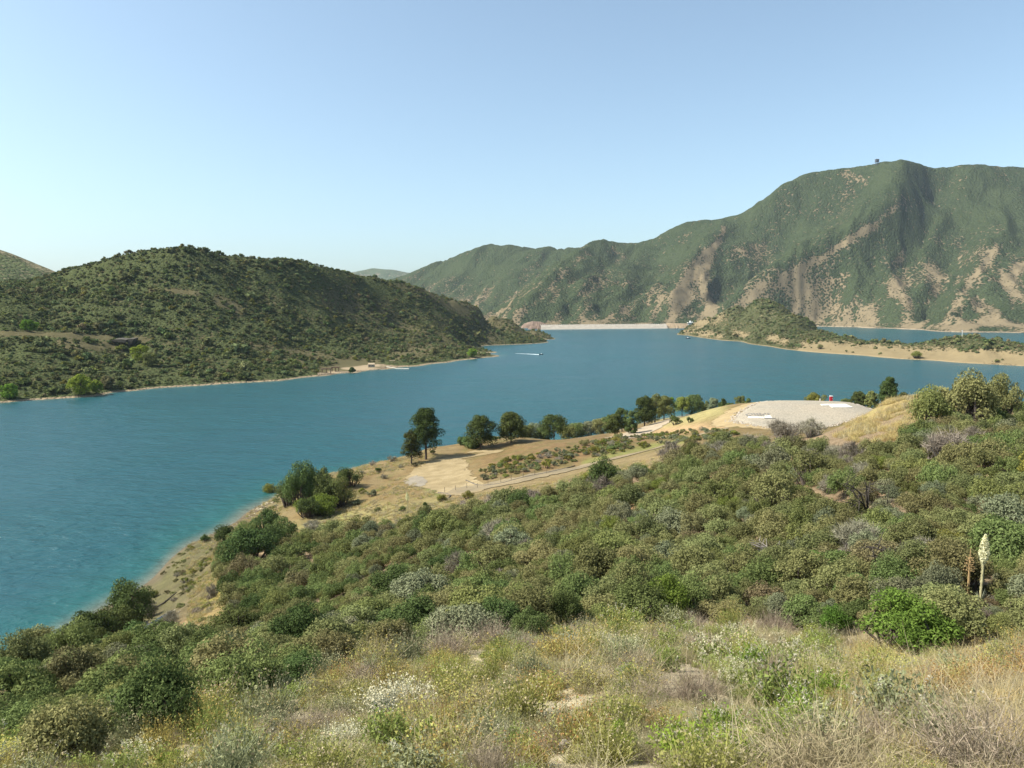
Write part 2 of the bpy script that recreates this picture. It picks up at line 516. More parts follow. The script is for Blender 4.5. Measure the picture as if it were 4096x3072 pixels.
# ------------------------------------------------------------------ mountains behind the dam
MS = [(330,282,4700),(380,281,4650),(403,274,4600),(425,264,4550),(454,254,4500),(475,247,4450),(491,244,4400),(510,244,4350),(532,244.5,4300),(555,246,4200),(583,242,4000),(600,240.5,3900),(616,240,3820),(639,238,3800),(667,227,3800),(680,221.5,3770),(694,217.6,3750),(715,216.7,3700),(741,210.6,3650),(764,197,3650),(780,186,3620),(796,176,3600),(815,169,3600),(833,166.5,3570),(852,164.5,3550),(864,162.5,3500),(877,159.5,3450),(890,157.8,3420),(903,156.5,3400),(921,161,3450),(944,165.7,3500),(977,163,3500),(1000,163.5,3500),(1024,164,3500),(1080,168,3450),(1160,190,3400)]
MP = MS + [
 (722,231,3480),(708,245,3330),(694,264,3140),(671,296,2850),(653,318,2690),(640,324,2660),
 (590,252,3450),(572,264,3220),(555,278,3040),(532,306,2790),(518,320,2680),(490,325,2700),(545,322,2660),(590,320,2660),
 (660,255,3650),(648,282,3230),(636,312,2800),(610,300,2900),(600,275,3150),(620,262,3400),
 (907,185,3230),(880,218,3070),(833,241,2980),(796,268,2900),(764,282,2850),(736,301,2800),(722,316,2760),
 (800,212,3480),(787,245,3300),(759,275,3130),(725,300,2980),(700,312,2850),(745,235,3480),(740,260,3250),(830,195,3480),(860,190,3400),
 (850,290,2790),(850,318,2700),(800,300,2830),(800,321,2780),(880,260,2930),(880,300,2640),
 (935,200,3380),(925,240,3080),(920,281,2800),(912,312,2560),
 (1000,212,3120),(994,246,2820),(976,285,2460),(962,316,2160),(955,190,3350),
 (1024,190,3300),(1024,230,3000),(1024,290,2350),(1010,305,2200),(1100,260,2650),(1180,270,2500),(1100,310,2150),
 (450,276,4150),(500,268,3950),(485,300,3600),(525,285,3450),(440,302,3700),(400,300,4000),(540,262,3900),(505,305,3300),
]
MZ = []
for (u, v) in [(664,327),(700,327),(760,326.6),(800,326.4),(826,326.5),(860,327.2),(895,328.6),(925,330),(959,332),(1000,332.3),(1040,333.5),(1100,338),(1180,344)]:
    p = at_z(u, v, 0.0); MZ += [p, (p[0] * 0.97, p[1] * 0.97, -6)]
for u in (420, 480, 530, 580, 630): MZ += [zp(u, 2620, 2), zp(u, 2480, -12)]
for (u, v, Y) in MS:
    p = at(u, v, Y); MZ.append((p[0] * 1.16, p[1] * 1.16, p[2] * 0.72))
def mount_noise(X, Y, Z):
    k = sstep(2, 60, Z)
    q = Y + 0.35 * X
    top = 1 - 0.75 * sstep(0.0, 1.0, (Z - 250) / 500.0)
    w = 0.35 * fbm(X / 300, Y / 300, 3, 77)
    r = ridged((X - 0.55 * Y) / 270.0 + w, Y / 1500.0, 5, 51) * 26 * top
    r += ridged((X - 0.3 * Y) / 90.0 + 2 * w, Y / 500.0, 3, 57) * 7
    return Z + k * (r - 12 + fbm(X / 60.0, Y / 60.0, 3, 61) * 5)
mount = Terrain(MP, -0.22, 1.0, 1950, 5400, 420, 250, kl=0.8, noise=mount_noise, zpts=MZ, ridge=MS)

# sharp spurs running down from the crest, with gullies between them
zq = lambda zx, zy: (650 + zx / 5.914, 137.5 + zy / 5.914)
SPURS = [
 ([zq(440,530), zq(420,600), zq(330,700), zq(220,820), zq(150,950), zq(110,1080)], 34, 150),
 ([zq(330,700), zq(320,820), zq(310,920), zq(370,1050)], 22, 90),
 ([zq(1492,250), zq(1486,320), zq(1480,390), zq(1330,520), zq(1200,590), zq(1090,660), zq(960,740), zq(780,830), zq(680,865), zq(600,910), zq(480,1010)], 40, 170),
 ([zq(1060,500), zq(900,590), zq(840,700), zq(760,790)], 22, 110),
 ([zq(1130,300), zq(1000,420), zq(870,560)], 20, 120), ([zq(870,240), zq(720,380), zq(600,470)], 18, 120),
 ([zq(880,790), zq(890,880), zq(960,1000), zq(980,1090)], 26, 90), ([zq(1090,700), zq(1180,860), zq(1210,970), zq(1150,1090)], 28, 100), ([zq(1210,970), zq(1290,1090)], 20, 70),
 ([zq(1330,560), zq(1400,720), zq(1420,850), zq(1500,1000), zq(1520,1090)], 30, 100),
 ([zq(1750,420), zq(1720,560), zq(1640,760), zq(1610,960), zq(1600,1090)], 24, 100),
 ([zq(2150,430), zq(2060,620), zq(1930,760), zq(1880,870), zq(1800,980), zq(1720,1110)], 34, 120),
 ([zq(1950,170), zq(1830,320), zq(1790,430)], 24, 140), ([zq(2200,300), zq(2080,460)], 20, 140),
 ([(611,241), (588,252), (570,266), (555,278), (543,292), (532,306), (518,322)], 34, 150), ([(600,275), (585,295), (580,318)], 22, 110), ([(555,278), (560,300), (556,320)], 18, 90), ([(640,262), (622,290), (612,318)], 20, 110),
 ([(491,246), (470,262), (450,280), (430,298)], 26, 220), ([(545,250), (520,268), (500,290)], 22, 200),
]
def add_spurs(t, spurs):
    D = np.zeros(t.X.shape)
    for poly, hgt, wid in spurs:
        P = np.array([t.hit(u, v)[:2] for u, v in poly]); n = len(P)
        best = np.full(t.X.shape, 1e9); par = np.zeros(t.X.shape)
        for i in range(n - 1):
            d = P[i + 1] - P[i]
            f = np.clip(((t.X - P[i, 0]) * d[0] + (t.Y - P[i, 1]) * d[1]) / (d @ d + 1e-6), 0, 1)
            r = np.hypot(t.X - P[i, 0] - f * d[0], t.Y - P[i, 1] - f * d[1])
            m = r < best; best[m] = r[m]; par[m] = ((i + f) / (n - 1))[m]
        jag = 1 + 0.35 * fbm(t.X / 70, t.Y / 70, 3, 87)
        D = np.maximum(D, 1.45 * hgt * np.clip(1 - best * jag / wid, 0, 1) ** 1.25 * np.minimum(1, 0.35 + 2.2 * np.minimum(par, 1.15 - par)))
    t.Z = t.Z + D * sstep(2, 30, t.Z) - 8 * sstep(40, 120, t.Z)
add_spurs(mount, SPURS)

FP = [(300,280,9000),(330,276,9000),(343,272.5,9000),(352,272.3,9000),(362,270.5,9000),(372,268,9000),(385,269.5,9000),(395,270,9000),(405,272,9000),(430,275,9000),(470,280,9000)]
FP2 = FP + [(u, 300, 7800) for u in (280, 340, 400, 480)]
FZ = [(at(u, v, Y)[0] * 1.1, 9900, at(u, v, Y)[2] * 0.6) for (u, v, Y) in FP]
far_hill = Terrain(FP2, -0.32, 0.0, 7600, 9900, 90, 40, kl=0.8, noise=lambda X, Y, Z: Z + fbm(X / 260, Y / 400, 4, 18) * 14, zpts=FZ, ridge=FP)
# ------------------------------------------------------------------ ground materials
def attr(nt, name):
    a = N(nt, 'ShaderNodeAttribute'); a.attribute_name = name; return a

def geo_pos(nt):
    return N(nt, 'ShaderNodeNewGeometry').outputs['Position']

# near ground: tone per place, then soil and litter grain
def make_near_ground():
    m, nt, b = new_mat('near_soil')
    pos = geo_pos(nt)
    a = attr(nt, 'tone')
    n1 = noise_node(nt, pos, 0.35, 6, 0.62)
    n2 = noise_node(nt, pos, 3.2, 6, 0.7)
    n3 = noise_node(nt, pos, 17.0, 4, 0.7)
    r1 = ramp(nt, n1.outputs[0], [(0.3, (0.72, 0.68, 0.6)), (0.5, (1, 1, 1)), (0.7, (1.22, 1.2, 1.12))])
    r2 = ramp(nt, n2.outputs[0], [(0.3, (0.6, 0.56, 0.5)), (0.55, (1, 1, 1)), (0.75, (1.25, 1.22, 1.15))])
    r3 = ramp(nt, n3.outputs[0], [(0.3, (0.68, 0.66, 0.62)), (0.6, (1.05, 1.05, 1.05))])
    c = mixc(nt, 1.0, a.outputs['Color'], r1.outputs[0], 'MULTIPLY')
    c = mixc(nt, 1.0, c, r2.outputs[0], 'MULTIPLY')
    c = mixc(nt, 0.8, c, r3.outputs[0], 'MULTIPLY')
    nt.links.new(c, b.inputs['Base Color'])
    h = math_node(nt, 'ADD', n2.outputs[0], math_node(nt, 'MULTIPLY', n3.outputs[0], 0.35))
    bump(nt, h, 0.9, 0.12, b)
    return m

SOIL = [(560,702,44,11),(678,676,32,11),(300,717,20,6),(178,756,18,7),(640,772,30,7),(556,768,26,9),(475,655,22,5),(235,690,12,4),(610,668,16,4),(430,702,10,3),(720,700,16,5),(360,680,12,3)]
def near_tone():
    X, Y, Z = near.X, near.Y, near.Z
    U, V = project(X, Y, Z)
    col = np.zeros(X.shape + (3,)); col[:] = (0.21, 0.155, 0.095)
    def put(mask, c):
        mk = np.clip(mask, 0, 1)[..., None]
        col[:] = col * (1 - mk) + np.array(c) * mk
    nz = fbm(X / 6.0, Y / 6.0, 4, 101); nb = fbm(X / 25.0, Y / 25.0, 4, 102); ns = fbm(X / 1.6, Y / 1.6, 3, 103)
    put(sstep(0.05, 0.5, nb), (0.24, 0.145, 0.078))
    # grassy foreground: pale soil under straw litter
    fg = 1 - sstep(27, 33, Y + 2 * nz)
    put(fg, (0.33, 0.285, 0.19))
    put(fg * sstep(-0.05, 0.25, ns), (0.20, 0.165, 0.09))
    for (a_, b_, c_, d_) in SOIL:
        e_ = ((U - a_) / (c_ * 1.15)) ** 2 + ((V - b_) / (d_ * 1.2)) ** 2
        put((1 - sstep(0.6, 1.2, e_ + .5 * ns)) * (Y < 34), (0.40, 0.345, 0.225))
    # flats, point and mound
    flat = sstep(150, 172, Y + 6 * nz)
    put(flat, (0.178, 0.125, 0.053))
    put(flat * sstep(0.0, 0.4, nz), (0.135, 0.115, 0.040))
    put(flat * sstep(0.1, 0.5, fbm(X / 9, Y / 9, 4, 104)) * 0.8, (0.205, 0.155, 0.075))
    md = stroke(X, Y, Z, [(500, 468), (560, 456), (620, 446), (700, 434)], 17) * sstep(190, 200, Y)
    put(md * 0.8, (0.17, 0.105, 0.048))
    put(md * sstep(0.0, 0.3, nz) * 0.8, (0.12, 0.105, 0.034))
    put(stroke(X, Y, Z, [(585, 463), (640, 449), (690, 440)], 4) * (Y > 180), (0.17, 0.17, 0.05))
    put(stroke(X, Y, Z, [(410,478),(440,470),(462,464)], 13) * (Y > 180) * .55 * sstep(-.3, .3, nz), (0.25, 0.19, 0.095))
    put(stroke(X, Y, Z, [(455,492),(520,483),(600,466),(690,446)], 4) * (Y > 160) * .7, (0.22, 0.17, 0.085))
    # grass shelf along the point
    put(stroke(X, Y, Z, [(290, 535), (340, 520), (390, 512), (440, 505)], 9) * (Y > 120), (0.235, 0.205, 0.085))
    put(stroke(X, Y, Z, [(300, 532), (350, 517)], 5) * (Y > 120) * 0.6, (0.24, 0.25, 0.08))
    put(stroke(X, Y, Z, [(425, 484), (438, 491)], 4) * (Y > 150), (0.13, 0.18, 0.04))
    # cove slope: golden grass, green streaks, bare earth
    put(stroke(X, Y, Z, [(205, 548), (220, 575), (215, 610), (200, 640)], 26) * (Y > 90), (0.21, 0.155, 0.062))
    put(stroke(X, Y, Z, [(208, 558), (190, 585), (175, 600)], 8) * (Y > 90), (0.30, 0.24, 0.13))
    put(stroke(X, Y, Z, [(195, 545), (178, 565), (160, 585)], 7) * (Y > 100), (0.21, 0.21, 0.08))
    put(stroke(X, Y, Z, [(218, 590), (208, 600)], 6) * (Y > 100), (0.28, 0.26, 0.05))
    put(stroke(X, Y, Z, [(150, 605), (170, 590)], 14) * (Y > 100), (0.19, 0.155, 0.085))
    crest = sstep(185, 215, Y) * (1 - sstep(2.0, 5.5, Z + 2.0 * nz))
    put(crest * 0.8, (0.145, 0.12, 0.055))
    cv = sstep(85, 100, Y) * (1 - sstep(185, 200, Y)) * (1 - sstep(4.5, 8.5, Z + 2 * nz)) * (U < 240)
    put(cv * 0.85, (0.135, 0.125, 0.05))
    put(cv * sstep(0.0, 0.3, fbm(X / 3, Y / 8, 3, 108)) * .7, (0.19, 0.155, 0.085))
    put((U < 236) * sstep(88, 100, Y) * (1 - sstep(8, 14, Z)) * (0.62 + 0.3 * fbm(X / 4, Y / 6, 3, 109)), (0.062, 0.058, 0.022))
    # waterline soil
    put((1 - sstep(0.4, 1.3, Z + nz)) * 0.8, (0.125, 0.10, 0.06))
    put((1 - sstep(-0.1, 0.35, Z)) * 0.8, (0.10, 0.08, 0.055))
    # straw ridge on the right and bank of the gravel pad
    rd = sstep(120, 150, Y) * sstep(835, 870, U) 
    put(rd, (0.30, 0.245, 0.10))
    put(rd * sstep(0.1, 0.5, nz), (0.24, 0.17, 0.08))
    put(stroke(X, Y, Z, [(660, 428), (690, 419), (718, 409)], 8) * (Y > 230), (0.30, 0.26, 0.11))
    put(stroke(X, Y, Z, [(615, 437), (650, 432), (700, 427), (735, 430)], 4) * (Y > 215), (0.36, 0.25, 0.13))
    return col
near_obj = near.build('ground', make_near_ground(), zmin=-9.0, attrs={'tone': near_tone()})
tag(near_obj, kind='structure')

# hills: soil with scrub grain, sandy ring at the waterline
def hill_mat(name, soil, soil2, green, green2, cell, cover_mid, ring=None, ring_h=1.6, tuft=1.0, BARE_K=1.25):
    m, nt, b = new_mat(name)
    pos = geo_pos(nt)
    a = attr(nt, 'bare')
    n1 = noise_node(nt, pos, 1.0 / (cell * 22), 6, 0.6)
    n2 = noise_node(nt, pos, 1.0 / (cell * 4), 5, 0.65)
    n3 = noise_node(nt, pos, 1.0 / (cell * 0.8), 3, 0.7)
    vo = N(nt, 'ShaderNodeTexVoronoi', feature='F1'); vo.inputs['Scale'].default_value = 1.0 / cell
    wp = N(nt, 'ShaderNodeVectorMath', operation='ADD'); 
    sc = N(nt, 'ShaderNodeVectorMath', operation='SCALE'); sc.inputs['Scale'].default_value = cell * 1.2
    nt.links.new(n3.outputs['Color'], sc.inputs[0]); nt.links.new(pos, wp.inputs[0]); nt.links.new(sc.outputs[0], wp.inputs[1])
    nt.links.new(wp.outputs[0], vo.inputs['Vector'])
    s = mixc(nt, n2.outputs[0], soil, soil2)
    gsel = ramp(nt, n1.outputs[0], [(0.35, green), (0.65, green2)])
    g = mixc(nt, math_node(nt, 'MULTIPLY', vo.outputs['Color'], 0.55), gsel.outputs[0], tuple(c * 1.7 for c in green2))
    # cover: bushes fill the ground except where it is bare
    t = math_node(nt, 'MULTIPLY_ADD', a.outputs['Fac'], -BARE_K); t.node.inputs[2].default_value = cover_mid
    t = math_node(nt, 'ADD', t, math_node(nt, 'MULTIPLY', math_node(nt, 'SUBTRACT', n2.outputs[0], 0.5), 0.9))
    t = math_node(nt, 'ADD', t, math_node(nt, 'MULTIPLY', math_node(nt, 'SUBTRACT', n1.outputs[0], 0.5), 1.1))
    k = math_node(nt, 'SUBTRACT', t, vo.outputs['Distance'])
    f = math_node(nt, 'MULTIPLY_ADD', k, 5.0, True); f.node.inputs[2].default_value = 0.5
    c = mixc(nt, f, s, g)
    if ring:
        sep = N(nt, 'ShaderNodeSeparateXYZ'); nt.links.new(pos, sep.inputs[0])
        zz = math_node(nt, 'ADD', sep.outputs[2], math_node(nt, 'MULTIPLY', math_node(nt, 'SUBTRACT', n2.outputs[0], 0.5), ring_h))
        rr = math_node(nt, 'SUBTRACT', 1.0, math_node(nt, 'DIVIDE', zz, ring_h), True)
        rr = math_node(nt, 'MULTIPLY', rr, 3.0, True)
        c = mixc(nt, rr, c, ring)
    nt.links.new(c, b.inputs['Base Color'])
    b.inputs['Roughness'].default_value = 1.0
    b.inputs['Specular IOR Level'].default_value = 0.0
    h = math_node(nt, 'SUBTRACT', 1.0, vo.outputs['Distance'])
    h = math_node(nt, 'MULTIPLY', h, f)
    h = math_node(nt, 'ADD', h, math_node(nt, 'MULTIPLY', n2.outputs[0], 0.5))
    bump(nt, h, tuft, cell * 0.8, b)
    return m

def bare_left():
    X, Y, Z = left.X, left.Y, left.Z
    S = lambda p, w: stroke(X, Y, Z, p, w)
    a = np.zeros(X.shape)
    a += 0.9 * S([(-60,332),(0,333),(70,335),(112,337.5)], 2.4)
    a += 0.8 * S([(62,344),(90,345),(120,349)], 5)
    a += 0.9 * S([(135,338),(148,340)], 3)
    a += 0.8 * S([(150,291.5),(175,291),(198,293)], 2.2)
    a += 0.7 * S([(218,301),(240,310)], 5)
    a += 0.55 * S([(405,284),(450,303),(500,322),(545,335)], 7)
    a += 0.3 * S([(330,300),(420,330),(480,342)], 20)
    a += 0.9 * S([(285,361),(300,363)], 3) + 0.9 * S([(322,371),(345,370),(375,366)], 5) + 0.9 * S([(338,364),(362,362)], 5)
    a += 0.5 * S([(255,347),(300,352),(330,356)], 5)
    a += 0.6 * S([(395,355),(430,350)], 6)
    return np.clip(a, 0, 1)
LEFT_BARE = bare_left()
left_obj = left.build('hill', hill_mat('scrub_hill_soil', (0.12, 0.10, 0.055), (0.07, 0.068, 0.034), (0.042, 0.052, 0.022), (0.06, 0.07, 0.030), 3.0, 0.85, ring=(0.26, 0.205, 0.135), ring_h=1.0), zmin=-3, attrs={'bare': LEFT_BARE})
tag(left_obj, kind='structure')
bl = back_left.build('hill', hill_mat('far_left_soil', (0.24,0.2,0.13), (0.14,0.13,0.07), (0.05,0.065,0.03), (0.08,0.095,0.045), 6.0, 0.75), attrs={'bare': 0.25 * stroke(back_left.X, back_left.Y, back_left.Z, [(0,251),(30,263),(56,274)], 3)})
tag(bl, kind='structure')

def bare_island():
    X, Y, Z = island.X, island.Y, island.Z
    S = lambda p, w: stroke(X, Y, Z, p, w)
    a = np.zeros(X.shape)
    a += 1.0 * S([(805,350),(830,348),(870,352),(930,355.5),(985,357),(1040,360),(1100,364)], 7)
    a += 0.55 * S([(684,331),(700,333),(720,336)], 3.5) + 0.6 * S([(770,338),(785,341)], 4)
    a += 0.5 * S([(700,322),(720,315)], 7) + 0.6 * S([(735,333),(745,335)], 3)
    return np.clip(a * (1 - 0.3 * fbm(X / 30, Y / 30, 3, 33)), 0, 1)
ISL_BARE = bare_island()
isl_obj = island.build('island', hill_mat('bluff_soil', (0.225, 0.18, 0.10), (0.155, 0.12, 0.068), (0.044, 0.050, 0.024), (0.066, 0.070, 0.032), 3.0, 0.85, ring=(0.245, 0.185, 0.105), ring_h=1.0), attrs={'bare': ISL_BARE})
tag(isl_obj, kind='structure')

def bare_mount():
    X, Y, Z = mount.X, mount.Y, mount.Z
    S = lambda p, w: stroke(X, Y, Z, p, w)
    a = np.zeros(X.shape)
    a += 0.9 * S([zq(440,530), zq(420,600), zq(330,700)], 2.5) + 1.0 * S([zq(330,700), zq(230,830), zq(170,950), zq(130,1080)], 7) + 0.9 * S([zq(330,720), zq(310,900), zq(390,1060)], 5) + 0.6 * S([zq(60,960), zq(20,1060)], 5)
    a += 0.55 * S([zq(1480,390), zq(1330,520), zq(1200,590)], 4.5) + 0.8 * S([zq(1330,520), zq(1200,590), zq(1090,660)], 3.5) + 0.6 * S([zq(1060,690), zq(960,740), zq(780,830)], 4)
    a += 1.0 * S([zq(660,880), zq(590,950), zq(480,1020)], 4.5) + 0.6 * S([zq(760,860), zq(880,960), zq(960,1080)], 8)
    a += 0.75 * S([zq(890,860), zq(960,1000), zq(1000,1090)], 6) + 0.85 * S([zq(1215,960), zq(1160,1080)], 6.5) + 0.7 * S([zq(1230,990), zq(1320,1090)], 5) + 0.9 * S([zq(1440,880), zq(1520,980), zq(1530,1080)], 7)
    a += 0.55 * S([zq(1500,660), zq(1480,730)], 4) + 0.55 * S([zq(1640,780), zq(1740,830)], 6) + 0.5 * S([zq(1700,900), zq(1640,970)], 5)
    a += 0.6 * S([zq(2050,650), zq(1900,850), zq(1800,1000), zq(1750,1100)], 4.5) + 0.5 * S([zq(1980,660), zq(1850,720)], 6)
    a += 0.9 * S([zq(1860,1110), zq(2040,1080), zq(2210,1130)], 5) + 0.95 * S([zq(2180,770), zq(2110,860), zq(2160,960)], 6) + 0.6 * S([zq(960,1108), zq(1500,1115), zq(1800,1130)], 3)
    a += 0.7 * S([zq(1130,210), zq(1230,230), zq(1280,270)], 2) + 0.45 * S([zq(520,660), zq(660,650), zq(640,700)], 6)
    a += 0.4 * S([(586,254), (560,275), (535,305)], 3) + 0.55 * S([(612,250), (624,256), (618,262)], 4) + 0.5 * S([(556,290), (552,302)], 4)
    a += 0.4 * S([(545,325), (600,325), (650,324)], 2.5)
    a = np.clip(a, 0, 1) * np.clip(0.95 + 0.6 * fbm(X / 45 + Y / 400, Y / 200, 4, 46), 0.2, 1.1)
    a += 0.60 * sstep(-0.12, 0.42, fbm((X - 0.5 * Y) / 80, Y / 300, 4, 47)) * (1 - sstep(40, 330, Z)) + 0.10 * sstep(0.1, 0.6, fbm((X - 0.5 * Y) / 80, Y / 420, 4, 48))
    return np.clip(a, 0, 0.97)
mo = mount.build('mountain', hill_mat('mountain_scrub', (0.195, 0.150, 0.092), (0.115, 0.098, 0.058), (0.022, 0.035, 0.017), (0.042, 0.054, 0.026), 9.0, 0.92, ring=(0.26, 0.205, 0.14), ring_h=3.0, BARE_K=0.85), attrs={'bare': bare_mount()})
tag(mo, kind='structure')
fo = far_hill.build('mountain', hill_mat('far_scrub', (0.25,0.2,0.15), (0.2,0.16,0.1), (0.05,0.07,0.035), (0.07,0.09,0.045), 20.0, 0.8), attrs={'bare': np.zeros(far_hill.X.shape)})
tag(fo, kind='structure')

# lake floor far below, so the ground runs on under the water to the horizon
lf = plain_mat('lake_bed', (0.12, 0.1, 0.07), scale=0.01)
o = link('lake_bed', np_mesh('lake_bed', [(-12000, -400, -26), (12000, -400, -26), (12000, 11500, -26), (-12000, 11500, -26)], quads=[(0, 1, 2, 3)], mats=[lf]))
tag(o, kind='structure')

# ------------------------------------------------------------------ water
def make_water():
    nt_, ny_ = 260, 300
    T, L = np.meshgrid(np.linspace(-1.25, 1.25, nt_), np.linspace(math.log(70), math.log(11000), ny_))
    Y = np.exp(L); X = T * Y
    sh = np.zeros(X.shape)
    z = near.z(X.ravel(), Y.ravel()).reshape(X.shape)
    ok = (Y < 500)
    sh = np.where(ok, np.clip(1 + z / 6.5, 0, 1) ** 1.6, 0)
    tb = np.where(ok, np.clip(1 + z / 1.3, 0, 1) ** 1.6, 0)
    for ter in (island, left):
        zz = ter.z(X.ravel(), Y.ravel()).reshape(X.shape)
        inside = (Y > math.exp(ter.l0)) & (Y < math.exp(ter.l1)) & (T > ter.t0) & (T < ter.t1)
        tb = np.maximum(tb, np.where(inside, np.clip(1 + zz / 1.0, 0, 1) * 0.5, 0))
        sh = np.maximum(sh, np.where(inside, np.clip(1 + zz / 3.0, 0, 1) * 0.6, 0))
    idx = np.arange(nt_ * ny_).reshape(ny_, nt_)
    Q = np.stack([idx[:-1, :-1], idx[:-1, 1:], idx[1:, 1:], idx[1:, :-1]], -1).reshape(-1, 4)
    m, nt, b = new_mat('lake_water')
    pos = geo_pos(nt)
    a = attr(nt, 'shallow'); a2 = attr(nt, 'murk')
    n1 = noise_node(nt, pos, 0.006, 4, 0.55, 0.6)
    st = N(nt, 'ShaderNodeMapping'); st.inputs['Scale'].default_value = (0.6, 1.0, 1.0); st.inputs['Rotation'].default_value = (0, 0, 0.35)
    nt.links.new(pos, st.inputs[0])
    w1 = noise_node(nt, st.outputs[0], 1.5, 5, 0.65, 0.4)
    w2 = noise_node(nt, st.outputs[0], 0.30, 4, 0.6, 0.3)
    w3 = noise_node(nt, st.outputs[0], 0.05, 3, 0.6, 0.3)
    deep = ramp(nt, n1.outputs[0], [(0.3, (0.009, 0.056, 0.068)), (0.7, (0.013, 0.070, 0.081))])
    c = mixc(nt, a.outputs['Fac'], deep.outputs[0], (0.012, 0.082, 0.074))
    c = mixc(nt, a2.outputs['Fac'], c, (0.12, 0.125, 0.09))
    nt.links.new(c, b.inputs['Base Color'])
    b.inputs['Roughness'].default_value = 0.25
    b.inputs['IOR'].default_value = 1.33
    b.inputs['Specular IOR Level'].default_value = 0.4
    h = math_node(nt, 'ADD', math_node(nt, 'MULTIPLY', w1.outputs[0], 0.55), math_node(nt, 'MULTIPLY', w2.outputs[0], 3.2))
    h = math_node(nt, 'ADD', h, math_node(nt, 'MULTIPLY', w3.outputs[0], 7.0))
    gust = ramp(nt, n1.outputs[0], [(0.35, (0.45,) * 3), (0.65, (1,) * 3)])
    h = math_node(nt, 'MULTIPLY', h, gust.outputs[0])
    bump(nt, h, 1.0, 0.5, b)
    me = np_mesh('water', np.stack([X, Y, np.zeros_like(X)], -1), quads=Q, mats=[m])
    for k, arr in (('shallow', sh), ('murk', tb)):
        at_ = me.attributes.new(k, 'FLOAT', 'POINT'); at_.data.foreach_set('value', arr.astype(np.float32).ravel())
    o = link('water', me); tag(o, kind='structure')
make_water()

# ------------------------------------------------------------------ haze
def make_haze():
    m = bpy.data.materials.new('haze'); m.use_nodes = True
    nt = m.node_tree; nt.nodes.clear()
    out = N(nt, 'ShaderNodeOutputMaterial')
    v = N(nt, 'ShaderNodeVolumePrincipled')
    v.inputs['Color'].default_value = (0.72, 0.85, 1.0, 1)
    v.inputs['Density'].default_value = HAZE
    v.inputs['Anisotropy'].default_value = 0.0
    nt.links.new(v.outputs[0], out.inputs['Volume'])
    mb = MB(); mb.box(0, 5500, 391, 26000, 13000, 836)
    o = mb.build('haze', m); tag(o, kind='stuff')
HAZE = 2.3e-5
if HAZE: make_haze()
# ------------------------------------------------------------------ vegetation builders
R = np.random.default_rng(5)

def unit(v): return v / np.maximum(np.linalg.norm(v, axis=-1, keepdims=True), 1e-9)

def leaf_cloud(P, Nn, size, aspect=1.6, diamond=True, droop=0.0):
    """one small leaf (two triangles or one) per point"""
    n = len(P)
    t = unit(np.cross(Nn, R.normal(size=(n, 3))))
    t[:, 2] -= droop; t = unit(t)
    b = unit(np.cross(Nn, t))
    s = (size * R.uniform(0.7, 1.3, n))[:, None]
    if diamond:
        v = np.stack([P - t * s, P + b * s / aspect, P + t * s, P - b * s / aspect], 1)
        q = np.arange(n * 4).reshape(n, 4)
        return v.reshape(-1, 3), None, q
    v = np.stack([P - t * s + b * s / aspect, P - t * s - b * s / aspect, P + t * s], 1)
    return v.reshape(-1, 3), np.arange(n * 3).reshape(n, 3), None

def clump_points(centers, radii, n, shell=0.55, up=0.25, jit=0.75):
    """points on the outer shells of ellipsoid clumps, with leaf normals"""
    w = radii[:, 0] * radii[:, 2]; w = w / w.sum()
    k = R.choice(len(centers), n, p=w)
    d = R.normal(size=(n, 3)); d[:, 2] += up; d = unit(d)
    r = (shell + (1.06 - shell) * R.uniform(0, 1, n) ** 0.5)[:, None]
    P = centers[k] + d * r * radii[k]
    Nn = unit(d + jit * R.normal(size=(n, 3)) + np.array([0, 0, 0.25]))
    return P, Nn

def twigs(B, D, L, width, segs=2, bend=0.25, grav=0.0):
    """thin tapering blades from bases B along D"""
    n = len(B)
    side = unit(np.cross(D, R.normal(size=(n, 3))))
    cur = R.normal(size=(n, 3)) * bend; cur[:, 2] -= grav
    rows = []
    for k in range(segs):
        f = k / segs
        c = B + D * (L * f)[:, None] + cur * ((f ** 2) * L)[:, None]
        w = (width * (1 - 0.75 * f))[:, None]
        rows += [c - side * w, c + side * w]
    tip = B + D * L[:, None] + cur * L[:, None]
    V = np.stack(rows + [tip], 1)
    m = 2 * segs + 1
    off = (np.arange(n) * m)[:, None]
    tr = []; 
    for k in range(segs - 1):
        a = 2 * k
        tr += [np.concatenate([off + a, off + a + 1, off + a + 3], 1), np.concatenate([off + a, off + a + 3, off + a + 2], 1)]
    a = 2 * (segs - 1)
    tr.append(np.concatenate([off + a, off + a + 1, off + a + 2], 1))
    return V.reshape(-1, 3), np.concatenate(tr, 0)

def stems_mb(base_r, targets, r0, r1, n=4, wob=0.12):
    mb = MB()
    for t in targets:
        b = np.array([t[0] * base_r, t[1] * base_r, -0.25])
        m = (b * 0.5 + t * 0.5) + R.normal(size=3) * wob * np.linalg.norm(t - b); m[2] = max(m[2], 0.05)
        mb.tube([b, m, t], [r0, (r0 + r1) * 0.55, r1], n, cap=False)
    return mb

